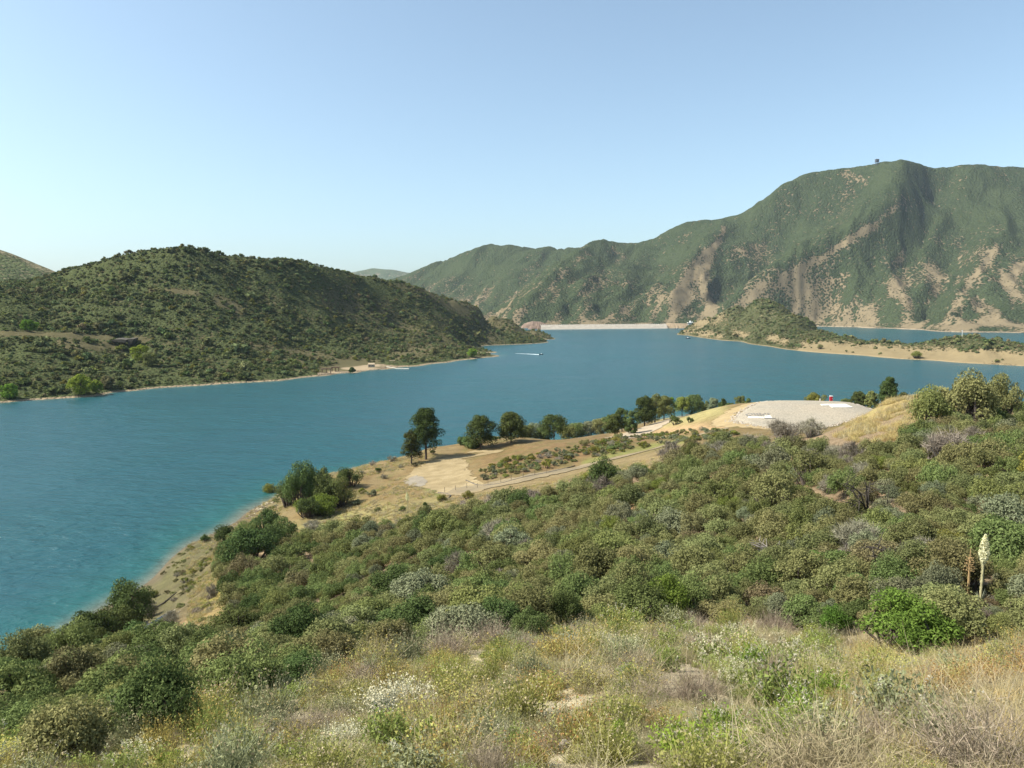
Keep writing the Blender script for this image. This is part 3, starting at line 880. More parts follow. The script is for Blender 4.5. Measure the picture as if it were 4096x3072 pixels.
# foliage tones
LM = {
 'dark':   leaf_mat('oak_leaf_dark', (0.060, 0.082, 0.027), (0.104, 0.134, 0.047), 0.2),
 'olive':  leaf_mat('chamise_leaf_olive', (0.134, 0.139, 0.054), (0.217, 0.215, 0.088), 0.25),
 'grey':   leaf_mat('grey_green_leaf', (0.124, 0.135, 0.076), (0.188, 0.197, 0.114), 0.2),
 'bright': leaf_mat('bright_green_leaf', (0.058, 0.096, 0.018), (0.130, 0.200, 0.040), 0.3),
 'brown':  leaf_mat('brown_olive_leaf', (0.121, 0.108, 0.052), (0.186, 0.166, 0.083), 0.2),
 'yellow': leaf_mat('yellow_green_leaf', (0.137, 0.144, 0.031), (0.215, 0.216, 0.054), 0.3),
 'bare':   leaf_mat('bare_grey_twig', (0.145, 0.126, 0.092), (0.285, 0.256, 0.195), 0.1),
 'green':  leaf_mat('mid_green_leaf', (0.101, 0.126, 0.041), (0.166, 0.193, 0.068), 0.25),
 'pine':   leaf_mat('pine_needle', (0.034, 0.050, 0.016), (0.085, 0.104, 0.034), 0.15, val_j=0.15),
 'willow': leaf_mat('willow_leaf', (0.085, 0.105, 0.036), (0.165, 0.185, 0.065), 0.3, val_j=0.1),
 'lime':   leaf_mat('fresh_green_leaf', (0.100, 0.160, 0.020), (0.185, 0.265, 0.040), 0.4, val_j=0.1),
 'far':    leaf_mat('far_scrub_leaf', (0.071, 0.091, 0.039), (0.162, 0.179, 0.076), 0.15, hue_j=0.045, val_j=0.42),
}
WOOD = plain_mat('shrub_wood', (0.10, 0.08, 0.065), (0.05, 0.04, 0.032), 8.0)
GREYWOOD = plain_mat('dead_wood', (0.30, 0.27, 0.24), (0.17, 0.15, 0.135), 8.0)
DARKWOOD = plain_mat('charred_wood', (0.055, 0.045, 0.038), (0.03, 0.025, 0.02), 8.0)
BARK = plain_mat('pine_bark', (0.11, 0.085, 0.065), (0.055, 0.042, 0.034), 5.0, bmp=0.05)

def crown_layout(n_lobes, flat=0.8, spread=0.74):
    c = []
    for k in range(n_lobes):
        a = 2 * math.pi * (k / n_lobes * 1.618 % 1.0) + R.uniform(-.4, .4)
        r = spread * math.sqrt(R.uniform(0.02, 1.0))
        z = (0.42 + 0.62 * (1 - (r / spread) ** 2 * 0.75)) * flat * R.uniform(0.62, 1.25)
        c.append((r * math.cos(a), r * math.sin(a), z))
    c = np.array(c)
    rad = (0.13 + 0.27 * R.uniform(0, 1, n_lobes) ** 1.5)[:, None] * np.array([[1, 1, 0.9]])
    return c, rad

def shrub_meshes(kind, n, size, lobes, diamond, flat=0.8):
    """unit shrub: about 1 in radius and 1.25 high; returns (foliage mesh, stems mesh builder)"""
    c, rad = crown_layout(lobes, flat)
    if kind == 'bare':
        st = n
        b = c[R.integers(0, len(c), st)] * np.array([0.35, 0.35, 0.25]) * R.uniform(0.2, 1, (st, 1))
        tgt = c[R.integers(0, len(c), st)] + R.normal(size=(st, 3)) * 0.28
        d = tgt - b; L = np.linalg.norm(d, axis=1)
        mid = b + d * R.uniform(0.1, 0.6, (st, 1))
        k2 = R.integers(0, len(c), st); dd_ = R.normal(size=(st, 3)); dd_[:, 2] += .5; dd_ = unit(dd_)
        mid = np.where(R.uniform(size=(st, 1)) < .3, mid, c[k2] + dd_ * rad[k2] * R.uniform(.2, .85, (st, 1)))
        d = np.where(R.uniform(size=(st, 1)) < .5, unit(d), dd_)
        v, t = twigs(mid, unit(d + R.normal(size=d.shape) * 0.35), R.uniform(0.12, 0.34, st), np.full(st, size * 0.30), 2, 0.3)
        me = np_mesh('twigs', v, tris=t, mats=[LM['bare']])
    else:
        P, Nn = clump_points(c, rad, n, 0.4)
        P[:, 2] = np.maximum(P[:, 2], R.uniform(0.02, 0.25, len(P)))
        v, t, q = leaf_cloud(P, Nn, np.full(n, size), 1.5, diamond)
        me = np_mesh('foliage', v, tris=t, quads=q, mats=[LM[kind]])
    mb = stems_mb(0.12, c, 0.045, 0.014)
    return me, mb

def shrub_proto(kind, n, size, lobes, diamond, flat=0.8):
    me, mb = shrub_meshes(kind, n, size, lobes, diamond, flat)
    sm = bpy.data.meshes.new('stems'); sm.from_pydata([tuple(p) for p in mb.v], [], mb.f); sm.materials.append(GREYWOOD if kind == 'bare' else WOOD)
    return me, sm

# prototypes per kind, near (leafy) and farther (fewer, larger leaves)
KINDS = ['dark', 'olive', 'grey', 'bright', 'brown', 'yellow', 'bare', 'green']
PROTO = {}
for k in KINDS:
    nv = 4 if k in ('olive', 'green', 'dark', 'brown') else 3
    PROTO[k, 'near'] = [shrub_proto(k, 8800 if k != 'bare' else 3000, 0.031, 30 + 5 * i, False, 0.8 + 0.1 * i) for i in range(3)]
    PROTO[k, 'small'] = [shrub_proto(k, 900 if k != 'bare' else 700, 0.075, 9 + 3 * i, False, 0.75) for i in range(2)]
    PROTO[k, 'mid'] = [shrub_proto(k, 4300 if k != 'bare' else 1800, 0.036, 24 + 4 * i, False, 0.76 + 0.09 * i) for i in range(nv)]

def place_shrub(kind, lod, x, y, z, w, h, label, group, cat='shrub', rz=None, name='chaparral_shrub', var=None):
    pl = PROTO[kind, lod]
    me, sm = pl[(R.integers(0, len(pl)) if var is None else var) % len(pl)]
    root = empty(name, (x, y, z), R.uniform(0, 6.28) if rz is None else rz, (w / 2, w / 2, h / 1.25))
    tag(root, label, cat, group)
    f_ = link('foliage' if kind != 'bare' else 'twigs', me, root); f_['kind'] = 'stuff'
    link('stem', sm, root)
    return root

# ------------------------------------------------------------------ scattering (only for what nobody could count)
def scatter(name, pts, scl, rz, protos, idx, label, cat, seed=0, tilt=None):
    n = len(pts)
    me = bpy.data.meshes.new(name)
    me.vertices.add(n)
    me.vertices.foreach_set('co', np.asarray(pts, np.float32).ravel())
    a = me.attributes.new('scl', 'FLOAT_VECTOR', 'POINT'); a.data.foreach_set('vector', np.asarray(scl, np.float32).ravel())
    rot = np.zeros((n, 3), np.float32); rot[:, 2] = rz
    if tilt is not None: rot[:, :2] = tilt
    a = me.attributes.new('rot', 'FLOAT_VECTOR', 'POINT'); a.data.foreach_set('vector', rot.ravel())
    a = me.attributes.new('idx', 'INT', 'POINT'); a.data.foreach_set('value', np.asarray(idx, np.int32))
    o = link(name, me)
    tag(o, label, cat, None, 'stuff')
    col = bpy.data.collections.new(name + '_kinds')
    for i, p in enumerate(protos):
        po = bpy.data.objects.new('%s_kind_%02d' % (name, i), p)
        col.objects.link(po)
    ng = bpy.data.node_groups.new(name, 'GeometryNodeTree')
    ng.interface.new_socket('Geometry', in_out='INPUT', socket_type='NodeSocketGeometry')
    ng.interface.new_socket('Geometry', in_out='OUTPUT', socket_type='NodeSocketGeometry')
    gi = ng.nodes.new('NodeGroupInput'); go = ng.nodes.new('NodeGroupOutput')
    ip = ng.nodes.new('GeometryNodeInstanceOnPoints')
    ci = ng.nodes.new('GeometryNodeCollectionInfo')
    ci.inputs['Collection'].default_value = col
    ci.inputs['Separate Children'].default_value = True
    ci.inputs['Reset Children'].default_value = True
    ip.inputs['Pick Instance'].default_value = True
    def na(nm, ty):
        q = ng.nodes.new('GeometryNodeInputNamedAttribute'); q.data_type = ty; q.inputs['Name'].default_value = nm; return q.outputs[0]
    ng.links.new(gi.outputs[0], ip.inputs['Points'])
    ng.links.new(ci.outputs[0], ip.inputs['Instance'])
    ng.links.new(na('idx', 'INT'), ip.inputs['Instance Index'])
    e2r = ng.nodes.new('FunctionNodeEulerToRotation')
    ng.links.new(na('rot', 'FLOAT_VECTOR'), e2r.inputs[0])
    ng.links.new(e2r.outputs[0], ip.inputs['Rotation'])
    ng.links.new(na('scl', 'FLOAT_VECTOR'), ip.inputs['Scale'])
    ng.links.new(ip.outputs[0], go.inputs[0])
    md = o.modifiers.new('scatter', 'NODES'); md.node_group = ng
    return o

def inpoly(u, v, poly):
    c = np.zeros(np.shape(u), bool); n = len(poly)
    for i in range(n):
        (x1, y1), (x2, y2) = poly[i], poly[(i + 1) % n]
        hit = ((y1 > v) != (y2 > v)) & (u < (x2 - x1) * (v - y1) / (y2 - y1 + 1e-12) + x1)
        c ^= hit
    return c

def far_bush(n=130, size=0.2, lobes=6, kind='far'):
    c, rad = crown_layout(lobes, 0.75, 0.6)
    rad *= 1.15
    P, Nn = clump_points(c, rad, n, 0.75, 0.5, 0.5)
    P[:, 2] = np.maximum(P[:, 2], 0)
    v, t, q = leaf_cloud(P, Nn, np.full(n, size), 1.2, False)
    return np_mesh('far_bush', v, tris=t, mats=[LM[kind]])
FARB = [far_bush() for _ in range(4)] + [far_bush(kind='dark')] + [far_bush(kind='green')] + [far_bush(kind='olive')] + [far_bush(90, 0.2, 5, 'brown')] + [far_bush(kind='yellow')]

def scatter_hill(name, ter, n, dia, bare, label, zmin=1.2, ymax=None, probs=None, extra=None):
    """bushes spread evenly over the hill's ground, thin where it is bare"""
    y0, y1 = math.exp(ter.l0), (ymax or math.exp(ter.l1))
    y = np.sqrt(R.uniform(y0 ** 2, y1 ** 2, n)); x = R.uniform(ter.t0, ter.t1, n) * y
    z = ter.z(x, y)
    a = (x / y - ter.t0) / (ter.t1 - ter.t0) * (ter.nt - 1); b = (np.log(y) - ter.l0) / (ter.l1 - ter.l0) * (ter.ny - 1)
    br = bare[np.clip(b.round().astype(int), 0, ter.ny - 1), np.clip(a.round().astype(int), 0, ter.nt - 1)]
    u, v = project(x, y, z)
    cl = fbm(x / 45, y / 45, 4, 90)
    keep = (z > zmin) & (R.uniform(0, 1, n) > br * 1.0) & (u > -70) & (u < 1094) & (R.uniform(0, 1, n) < 0.72 + 0.6 * cl)
    if extra is not None: keep &= extra(x, y, z, u, v)
    x, y, z, cl = x[keep], y[keep], z[keep], cl[keep]
    m = len(x)
    d = dia * R.lognormal(-0.05, 0.42, m) * (1 + 0.5 * cl)
    s = np.stack([d / 2, d / 2, d / 2 * R.uniform(0.65, 1.1, m)], 1)
    idx = R.choice(len(FARB), m, p=probs if probs is not None else [.14, .14, .14, .14, .13, .12, .09, .06, .04])
    return scatter(name, np.stack([x, y, z - 0.05 * d], 1), s, R.uniform(0, 6.28, m), FARB, idx, label, 'scrub')
# ------------------------------------------------------------------ scrub on the far hills
def left_clear(x, y, z, u, v):
    """keeps the beach with its shelters and the feet of the bright trees open"""
    c = inpoly(u, v, [(316,377),(319,369),(338,363.5),(352,360.5),(368,362),(380,364.5),(384,361),(400,361),(412,365),(412,371),(386,371)])
    for (a, b, w, h) in [(10,398,9,7),(81,395,12,10),(96.5,394,8,6),(141,362,12,8),(150,367,9,8),(472.5,357,6,4),(28,331,9,5)]:
        c |= (np.abs(u - a) < w) & (v > b - h) & (v < b + 6)
    c |= (np.abs(v - 1.6 - np.interp(u, [-60, 0, 70, 112], [332, 333, 335, 337.5])) < 3.4) & (u < 125)
    return ~c
scatter_hill('hillside_scrub', left, 190000, 3.9, LEFT_BARE, 'dense green chaparral covering the hill across the water', zmin=1.6, extra=left_clear)
scatter_hill('island_scrub', island, 70000, 4.0, np.clip(ISL_BARE * 1.1, 0, 1), 'olive scrub covering the small island hill and the top of its bluff', zmin=2.2, probs=[.15, .15, .15, .15, .13, .05, .11, .1, .01])
# ------------------------------------------------------------------ road, dirt lot, tracks, gravel pad (sheets laid on the ground)
def gp(u, v, Y):
    x = at(u, v, Y)[0]
    return (x, Y, near.z1(x, Y))

def resample(P, n):
    P = np.array(P, float); d = np.concatenate([[0], np.cumsum(np.linalg.norm(np.diff(P, axis=0), axis=1))])
    t = np.linspace(0, d[-1], n)
    Q = np.stack([np.interp(t, d, P[:, k]) for k in range(P.shape[1])], 1)
    for _ in range(6):
        Q[1:-1] = (Q[:-2] + 2 * Q[1:-1] + Q[2:]) / 4
    return Q

def ribbon(name, line, width, mat, lift, n=80, m=7, wob=0.0, seed=1):
    """strip of ground laid along a surveyed line"""
    P = resample([gp(*p)[:2] for p in line], n)
    T = np.gradient(P, axis=0); T /= np.linalg.norm(T, axis=1, keepdims=True)
    Nn = np.stack([-T[:, 1], T[:, 0]], 1)
    w = np.interp(np.linspace(0, 1, n), np.linspace(0, 1, len(width)), width) if hasattr(width, '__len__') else np.full(n, width)
    s = np.linspace(-0.5, 0.5, m)
    X = P[:, 0:1] + Nn[:, 0:1] * s * w[:, None]; Y = P[:, 1:2] + Nn[:, 1:2] * s * w[:, None]
    if wob:
        k = np.abs(s) * 2
        X += fbm(X / 3, Y / 3, 3, seed) * wob * k; Y += fbm(X / 3 + 9, Y / 3, 3, seed + 1) * wob * k
    Z = near.z(X.ravel(), Y.ravel()).reshape(X.shape) + lift
    idx = np.arange(n * m).reshape(n, m)
    Q = np.stack([idx[:-1, :-1], idx[1:, :-1], idx[1:, 1:], idx[:-1, 1:]], -1).reshape(-1, 4)
    o = link(name, np_mesh(name, np.stack([X, Y, Z], -1), quads=Q, mats=[mat], smooth=True))
    tag(o, kind='structure')
    return o, P, Nn, w

def patch(name, poly, mat, lift, rings=14, wob=0.0, dome=0.0, n=120, skirt=0.0):
    """sheet of ground filling a surveyed outline"""
    P = np.array([gp(*p)[:2] for p in poly] + [gp(*poly[0])[:2]])
    P = resample(P, n + 1)[:-1]
    c = P.mean(0)
    r = np.linspace(0, 1, rings + 1)[1:]
    X = c[0] + (P[None, :, 0] - c[0]) * r[:, None]; Y = c[1] + (P[None, :, 1] - c[1]) * r[:, None]
    if wob:
        k = (r ** 3)[:, None]
        X = X + fbm(X / 2.5, Y / 2.5, 3, 7) * wob * k; Y = Y + fbm(X / 2.5 + 5, Y / 2.5, 3, 8) * wob * k
    Z = near.z(X.ravel(), Y.ravel()).reshape(X.shape) + lift + dome * (1 - r ** 2)[:, None]
    if skirt: Z[-1] -= skirt
    V = np.concatenate([[[c[0], c[1], near.z1(*c) + lift + dome]], np.stack([X, Y, Z], -1).reshape(-1, 3)])
    k = np.arange(n); k2 = (k + 1) % n
    tris = np.stack([np.zeros(n, int), 1 + k, 1 + k2], 1)
    Q = []
    for i in range(rings - 1):
        a = 1 + i * n
        Q.append(np.stack([a + k, a + n + k, a + n + k2, a + k2], 1))
    o = link(name, np_mesh(name, V, tris=tris, quads=np.concatenate(Q), mats=[mat], smooth=True))
    tag(o, kind='structure')
    return o, P

def dirt_mat(name, c1, c2, c3, sc=1.0):
    m, nt, b = new_mat(name)
    pos = geo_pos(nt)
    n1 = noise_node(nt, pos, 0.22 * sc, 5, 0.6); n2 = noise_node(nt, pos, 3.5 * sc, 5, 0.7)
    r = ramp(nt, n1.outputs[0], [(0.3, c2), (0.55, c1), (0.72, c3)])
    r2 = ramp(nt, n2.outputs[0], [(0.3, (0.75, 0.74, 0.72)), (0.65, (1.1, 1.1, 1.1))])
    nt.links.new(mixc(nt, 1.0, r.outputs[0], r2.outputs[0], 'MULTIPLY'), b.inputs['Base Color'])
    bump(nt, n2.outputs[0], 0.8, 0.08, b)
    return m
DIRT = dirt_mat('pale_dirt', (0.265, 0.205, 0.108), (0.195, 0.148, 0.075), (0.315, 0.25, 0.145))
ASPH = dirt_mat('dusty_asphalt', (0.215, 0.17, 0.10), (0.165, 0.135, 0.085), (0.25, 0.195, 0.108))
TRACK = dirt_mat('track_dirt', (0.31, 0.235, 0.12), (0.26, 0.19, 0.1), (0.34, 0.265, 0.15))
GRAV = dirt_mat('grey_spoil', (0.235, 0.205, 0.155), (0.18, 0.155, 0.12), (0.265, 0.23, 0.175), 2.0)

patch('dirt_lot', [(404,473,222),(412,467,236),(430,462,250),(452,460,252),(466,463,245),(470,470,225),(474,478,205),(490,484,193),(480,492,186),(455,496,188),(436,490,196),(428,484,204),(408,480,212)], DIRT, 0.10, wob=1.5)
patch('gravel_spread', [(404,474,219),(414,470,228),(424,472,222),(428,478,212),(420,483,206),(408,480,212)], GRAV, 0.16, wob=1.0, rings=8, n=60)
road_o, RP, RN, RW = ribbon('road', [(448,491,196),(480,486,193),(520,480,193),(560,473,200),(600,465,205),(640,455,211),(690,445,216),(728,437,214)], [9, 8, 6.5, 6, 5.5, 5.5, 5, 5], ASPH, 0.15, n=110, wob=1.2)
ribbon('path', [(470,453,262),(500,451,256),(450,461,250)], [3.5, 4, 6], DIRT, 0.11, wob=0.8)
ribbon('path', [(618,434,262),(645,428,292),(668,422,330),(690,417,352)], [10, 13, 12, 8], dirt_mat('lot_dirt', (0.35, 0.285, 0.2), (0.28, 0.22, 0.15), (0.38, 0.325, 0.24)), 0.16, m=9, wob=1.5)
ribbon('track', [(775,403,282),(745,409,268),(725,416,250),(722,424,232),(735,431,218),(770,434,206),(810,435,200)], [5, 7, 7, 7.5, 7, 5, 4], TRACK, 0.12, n=100, wob=2.0)
ribbon('track', [(872,405,285),(895,407,262),(905,410,245)], [5, 5, 4], TRACK, 0.12, wob=0.6)

# pad of crushed white stone with its slabs
def gravel_mat():
    m, nt, b = new_mat('white_gravel')
    pos = geo_pos(nt)
    vo = N(nt, 'ShaderNodeTexVoronoi'); vo.inputs['Scale'].default_value = 3.0; nt.links.new(pos, vo.inputs['Vector'])
    n1 = noise_node(nt, pos, 0.06, 3, 0.5)
    n2 = noise_node(nt, pos, 1.2, 5, 0.75)
    base = ramp(nt, n1.outputs[0], [(0.4, (0.335, 0.292, 0.222)), (0.6, (0.31, 0.278, 0.218))])
    v = ramp(nt, vo.outputs['Color'], [(0.0, (0.62, 0.61, 0.6)), (1.0, (1.22, 1.21, 1.2))])
    r2 = ramp(nt, n2.outputs[0], [(0.3, (0.8, 0.79, 0.77)), (0.65, (1.08, 1.08, 1.08))])
    c = mixc(nt, 1.0, base.outputs[0], v.outputs[0], 'MULTIPLY'); c = mixc(nt, 1.0, c, r2.outputs[0], 'MULTIPLY')
    nt.links.new(c, b.inputs['Base Color'])
    bump(nt, vo.outputs['Distance'], 0.8, 0.12, b)
    return m
PAD = [(731,421,232),(742,412,252),(758,405,270),(780,402,279),(805,401,281),(835,402,279),(860,406,272),(884,411,258),(868,417,236),(845,425,216),(815,432,203),(785,432,203),(755,428,212),(738,424,222)]
pad_o, PADP = patch('gravel_pad', PAD, gravel_mat(), 0.32, rings=16, wob=0.7, dome=0.0, skirt=0.5)
R2 = np.random.default_rng(3)
STONE = plain_mat('pad_edge_stone', (0.42, 0.37, 0.31), (0.27, 0.23, 0.18), 2.0)
def rock_mesh(name, mat, seed, sub=1, flat=0.7):
    import bmesh
    bm = bmesh.new(); bmesh.ops.create_icosphere(bm, subdivisions=sub, radius=1.0)
    q = np.random.default_rng(seed)
    for v in bm.verts:
        v.co = v.co * float(q.uniform(0.7, 1.2)); v.co.z *= flat; v.co.x *= 1.15
    me = bpy.data.meshes.new(name); bm.to_mesh(me); bm.free(); me.materials.append(mat)
    return me
stones = [rock_mesh('edge_stone', STONE, i) for i in range(3)]
es = []
for p in PADP:
    for _ in range(5):
        q = p + R2.normal(size=2) * 0.9
        es.append((q[0], q[1], near.z1(*q) + 0.15))
es = np.array(es)
scatter('edge_stones', es, R2.uniform(0.15, 0.42, (len(es), 1)) * np.ones((1, 3)), R2.uniform(0, 6, len(es)), stones, R2.integers(0, 3, len(es)), 'loose pale stones along the rim of the white gravel pad', 'stones')

SLAB = plain_mat('white_concrete', (0.62, 0.60, 0.52), (0.52, 0.50, 0.43), 1.0)
SLABD = plain_mat('grey_paver', (0.22, 0.21, 0.19), (0.17, 0.16, 0.145), 1.5)
def pad_z(x, y): return near.z1(x, y) + 0.42
def slab(mb, pts, th=0.12, dz=0.0):
    P = [near_hit(u, v) for u, v in pts]
    b = [(p[0], p[1], pad_z(p[0], p[1]) + dz - th) for p in P]; t = [(p[0], p[1], pad_z(p[0], p[1]) + dz + th * 0.6) for p in P]
    n = len(P); mb.add(b + t, [tuple(range(n, 2 * n))] + [(i, (i + 1) % n, n + (i + 1) % n, n + i) for i in range(n)])
def near_hit(u, v): return near.hit(u, v)
p0 = near_hit(840, 406)
def slab_thing(label, polys, mats_):
    t = empty('concrete_slab', (0, 0, 0)); tag(t, label, 'slab')
    for nm, poly, mt, dz in polys:
        mb = MB(); slab(mb, poly, dz=dz); mb.build(nm, mt, t)
    return t
z1 = lambda x, y: ((2900 + x / 3.352) / 4, (1540 + y / 3.352) / 4)
slab_thing('white concrete slab with a narrow arm at the far right of the gravel pad',
    [('square', [z1(1440, 320), z1(1715, 316), z1(1612, 271), z1(1370, 273)], SLAB, 0.0), ('arm', [z1(1300, 294), z1(1400, 291), z1(1368, 272), z1(1278, 274)], SLAB, 0.0)], None)
slab_thing('white concrete strip beside rows of grey pavers at the near left of the gravel pad',
    [('strip', [z1(305, 458), z1(522, 460), z1(522, 446), z1(305, 444)], SLAB, 0.0), ('square', [z1(530, 462), z1(632, 462), z1(606, 431), z1(530, 431)], SLAB, 0.0), ('shadow_strip', [z1(530, 470), z1(680, 468), z1(676, 464), z1(530, 465)], SLABD, -0.02)], None)  # the last, dark strip is the square's shadow line, laid on as colour
pv = empty('paver_rows', (0, 0, 0)); tag(pv, 'rows of grey paving blocks laid in a grid on the gravel pad', 'pavers')
for r_ in range(4):
    for c_ in range(9):
        if (r_ * 7 + c_ * 5) % 6 == 0: continue
        x_, y_ = 265 + c_ * 37 + r_ * 9, 396 + r_ * 12
        mb = MB(); slab(mb, [z1(x_, y_ + 5), z1(x_ + 26, y_ + 5), z1(x_ + 25, y_), z1(x_, y_)], 0.06); mb.build('paver', SLABD, pv)

# red cabinet and stub post at the back rim
RED = plain_mat('red_paint', (0.42, 0.02, 0.035), (0.34, 0.018, 0.03), 2.0, rough=0.5)
WHITE = plain_mat('white_paint', (0.8, 0.79, 0.76), (0.7, 0.69, 0.66), 2.0, rough=0.6)
cx, cy = at(831, 401, 274)[:2]; cz = near.z1(cx, cy) + 0.3
t = empty('equipment_cabinet', (cx, cy, cz)); tag(t, 'small red cabinet with a white cap on the back rim of the gravel pad', 'cabinet')
mb = MB(); mb.box(0, 0, 0.95, 0.95, 0.7, 1.7); mb.build('body', RED, t)
mb = MB(); mb.box(0, 0, 1.9, 1.05, 0.8, 0.2); mb.build('cap', WHITE, t)
mb = MB(); mb.box(0, -0.1, 0.05, 1.2, 1.0, 0.2); mb.build('plinth', SLABD, t)
mb = MB(); mb.box(0, -0.36, 1.0, 0.8, 0.03, 1.4); dr = mb.build('door', RED, t)
mb = MB(); mb.box(.28, -.39, 1.05, .05, .05, .2); mb.build('handle', WHITE, dr)
cx, cy = at(820, 401, 277)[:2]; cz = near.z1(cx, cy) + 0.25
t = empty('marker_post', (cx, cy, cz)); tag(t, 'short pale marker post on the pad rim left of the red cabinet', 'post')
mb = MB(); mb.tube([(0, 0, 0), (0, 0, 0.9)], 0.13, 8); mb.build('post', WHITE, t)
mb = MB(); mb.box(0, 0, 0.03, 0.6, 0.6, 0.1); mb.build('foot', RED, t)

# asphalt berm along the road, wire fence on its lower side
BERM = plain_mat('asphalt_berm', (0.10, 0.09, 0.08), (0.07, 0.065, 0.06), 2.0)
def berm(line, label):
    P = resample([gp(*p)[:2] for p in line], 40)
    mb = MB(); mb.tube([(p[0], p[1], near.z1(*p) + 0.12) for p in P], 0.14, 6)
    o = mb.build('kerb', BERM, smooth=True); tag(o, label, 'kerb')
berm([(466,476,208),(478,481,197),(498,484,192),(520,481,195),(545,477,199),(575,470,207)], 'dark asphalt kerb curving along the upper edge of the road')
berm([(438,491,196),(446,489,194),(451,491,190),(446,496,184)], 'short dark kerb curling round the end of the dirt lot')
POSTM = plain_mat('rusty_steel_post', (0.13, 0.105, 0.085), (0.09, 0.07, 0.055), 6.0)
WIRE = plain_mat('fence_wire', (0.25, 0.24, 0.22), scale=3.0)
t = empty('wire_fence', gp(470, 491, 186)); tag(t, 'sagging wire fence on thin steel posts along the lower side of the road', 'fence')
base = Vector(t.location)
posts = []
for (zx, zy) in [(770,1022),(890,1004),(1015,980),(1133,978),(1250,940),(1390,915),(1505,890),(1637,862),(1768,838),(1900,818)]:
    u, v = (1500 + zx / 2.765) / 4, (1600 + zy / 2.765) / 4
    p = Vector(near_hit(u, v)) - base; posts.append(p)
    mb = MB(); mb.tube([(p.x, p.y, p.z - 0.3), (p.x + R2.uniform(-.06, .06), p.y, p.z + 1.45)], 0.055, 5); mb.build('post', POSTM, t)
for hgt in (0.5, 0.95, 1.35):
    pts = []
    for a_, b_ in zip(posts[:-1], posts[1:]):
        for k in range(5):
            f = k / 5; pts.append(a_.lerp(b_, f) + Vector((0, 0, hgt - 0.12 * math.sin(f * math.pi))))
    pts.append(posts[-1] + Vector((0, 0, hgt)))
    mb = MB(); mb.tube(pts, 0.012, 3, cap=False); mb.build('wire', WIRE, t)

# ------------------------------------------------------------------ trees
def lathe_pts(h, prof):
    return np.interp(h, [p[0] for p in prof], [p[1] for p in prof])

def pine(label, x, y, z, height, width, prof, clumps=70, per=110, mat='pine', clear=0.2, group=None, lean=0.0, bark=None, psize=0.2, trunk_r=None, name='pine_tree', cat='pine tree'):
    """tree with a straight trunk, limbs and rounded tufts of needles"""
    t = empty(name, (x, y, z), R.uniform(0, 6.28)); tag(t, label, cat, group)
    tr = trunk_r or height * 0.02
    mb = MB()
    top = Vector((lean * height, 0, height * 0.93))
    mb.tube([(0, 0, -0.5), (lean * height * 0.2, 0, height * 0.25), (lean * height * 0.6, 0, height * 0.6), top], [tr * 1.25, tr, tr * 0.7, tr * 0.15], 8)
    trk = mb.build('trunk', bark or BARK, t)
    hs = np.sort(clear + (1 - clear) * R.uniform(0, 1, clumps) ** 0.85)
    c = []; rad = []
    lm = MB()
    for i, f in enumerate(hs):
        rr = lathe_pts(f, prof) * width / 2
        a = i * 2.4 + R.uniform(-.5, .5)
        ro = rr * R.uniform(0.25, 1.0) ** 0.6 * R.choice([0.75, 1.0, 1.15])
        p = np.array([math.cos(a) * ro + lean * height * f, math.sin(a) * ro, height * (f * 0.95) + 0.1 * ro])
        s = (0.09 + 0.12 * R.uniform()) * width * (0.65 + 0.35 * min(1, rr / (width * 0.4)))
        c.append(p); rad.append((s, s, s * 0.85))
        b0 = Vector((lean * height * f, 0, max(height * f * 0.95 - ro * 0.35, height * clear * 0.8)))
        lm.tube([b0, (Vector(p) + b0) / 2 - Vector((0, 0, 0.03 * ro)), Vector(p)], [tr * 0.3, tr * 0.2, tr * 0.07], 4, cap=False)
    lm.build('limbs', bark or BARK, trk)['kind'] = 'stuff'
    c = np.array(c); rad = np.array(rad)
    P, Nn = clump_points(c, rad, clumps * per, 0.72, 0.45, 0.38)
    v, tt, q = leaf_cloud(P, Nn, np.full(len(P), psize), 1.8, False)
    k_ = link('crown', np_mesh('crown', v, tris=tt, mats=[LM[mat]]), t); k_['kind'] = 'stuff'
    return t

ROUND = [(0.1, .5), (0.25, .85), (0.5, 1), (0.75, .85), (0.92, .55), (1.0, .2)]
CONE = [(0.1, .75), (0.2, 1), (0.4, .92), (0.65, .72), (0.85, .52), (1.0, .22)]
COL = [(0.1, .7), (0.25, 1), (0.5, 1), (0.75, .85), (0.9, .62), (1.0, .3)]
UMB = [(0.1, .2), (0.35, .45), (0.55, 1), (0.75, .95), (0.9, .6), (1.0, .3)]
def pine_px(label, u, vb, vt, wpx, Y, prof, **kw):
    x = at(u, vb, Y)[0]; z = near.z1(x, Y)
    k = Y / F
    _, vv = project(x, Y, z)
    hgt = (vv - vt) * k * 1.02
    return pine(label, x, Y, z, hgt, wpx * k, prof, **kw)
PG = 'pines on the point'
pine_px('tallest dark pine beside the dirt lot on the point', 426, 460.6, 408.5, 31, 253, [(0.1, .5), (0.22, .95), (0.35, 1), (0.55, .86), (0.75, .7), (0.9, .55), (1, .3)], clumps=95, per=150, clear=0.24, group=PG, psize=0.24)
pine_px('small olive pine just left of the tallest pine on the point', 411.6, 463.5, 430, 19, 247, CONE, clumps=55, per=130, clear=0.16, mat='olive' if False else 'pine', group=PG, psize=0.2)
pine_px('broad open-topped pine behind the dirt lot, left of a rounder pine', 480.6, 453, 417, 30, 264, ROUND, clumps=75, per=140, clear=0.2, group=PG, psize=0.24)
pine_px('dense rounded pine with forked dark trunk beside the broad open pine', 511, 449.5, 413.5, 28, 268, COL, clumps=90, per=150, clear=0.14, group=PG, psize=0.24)
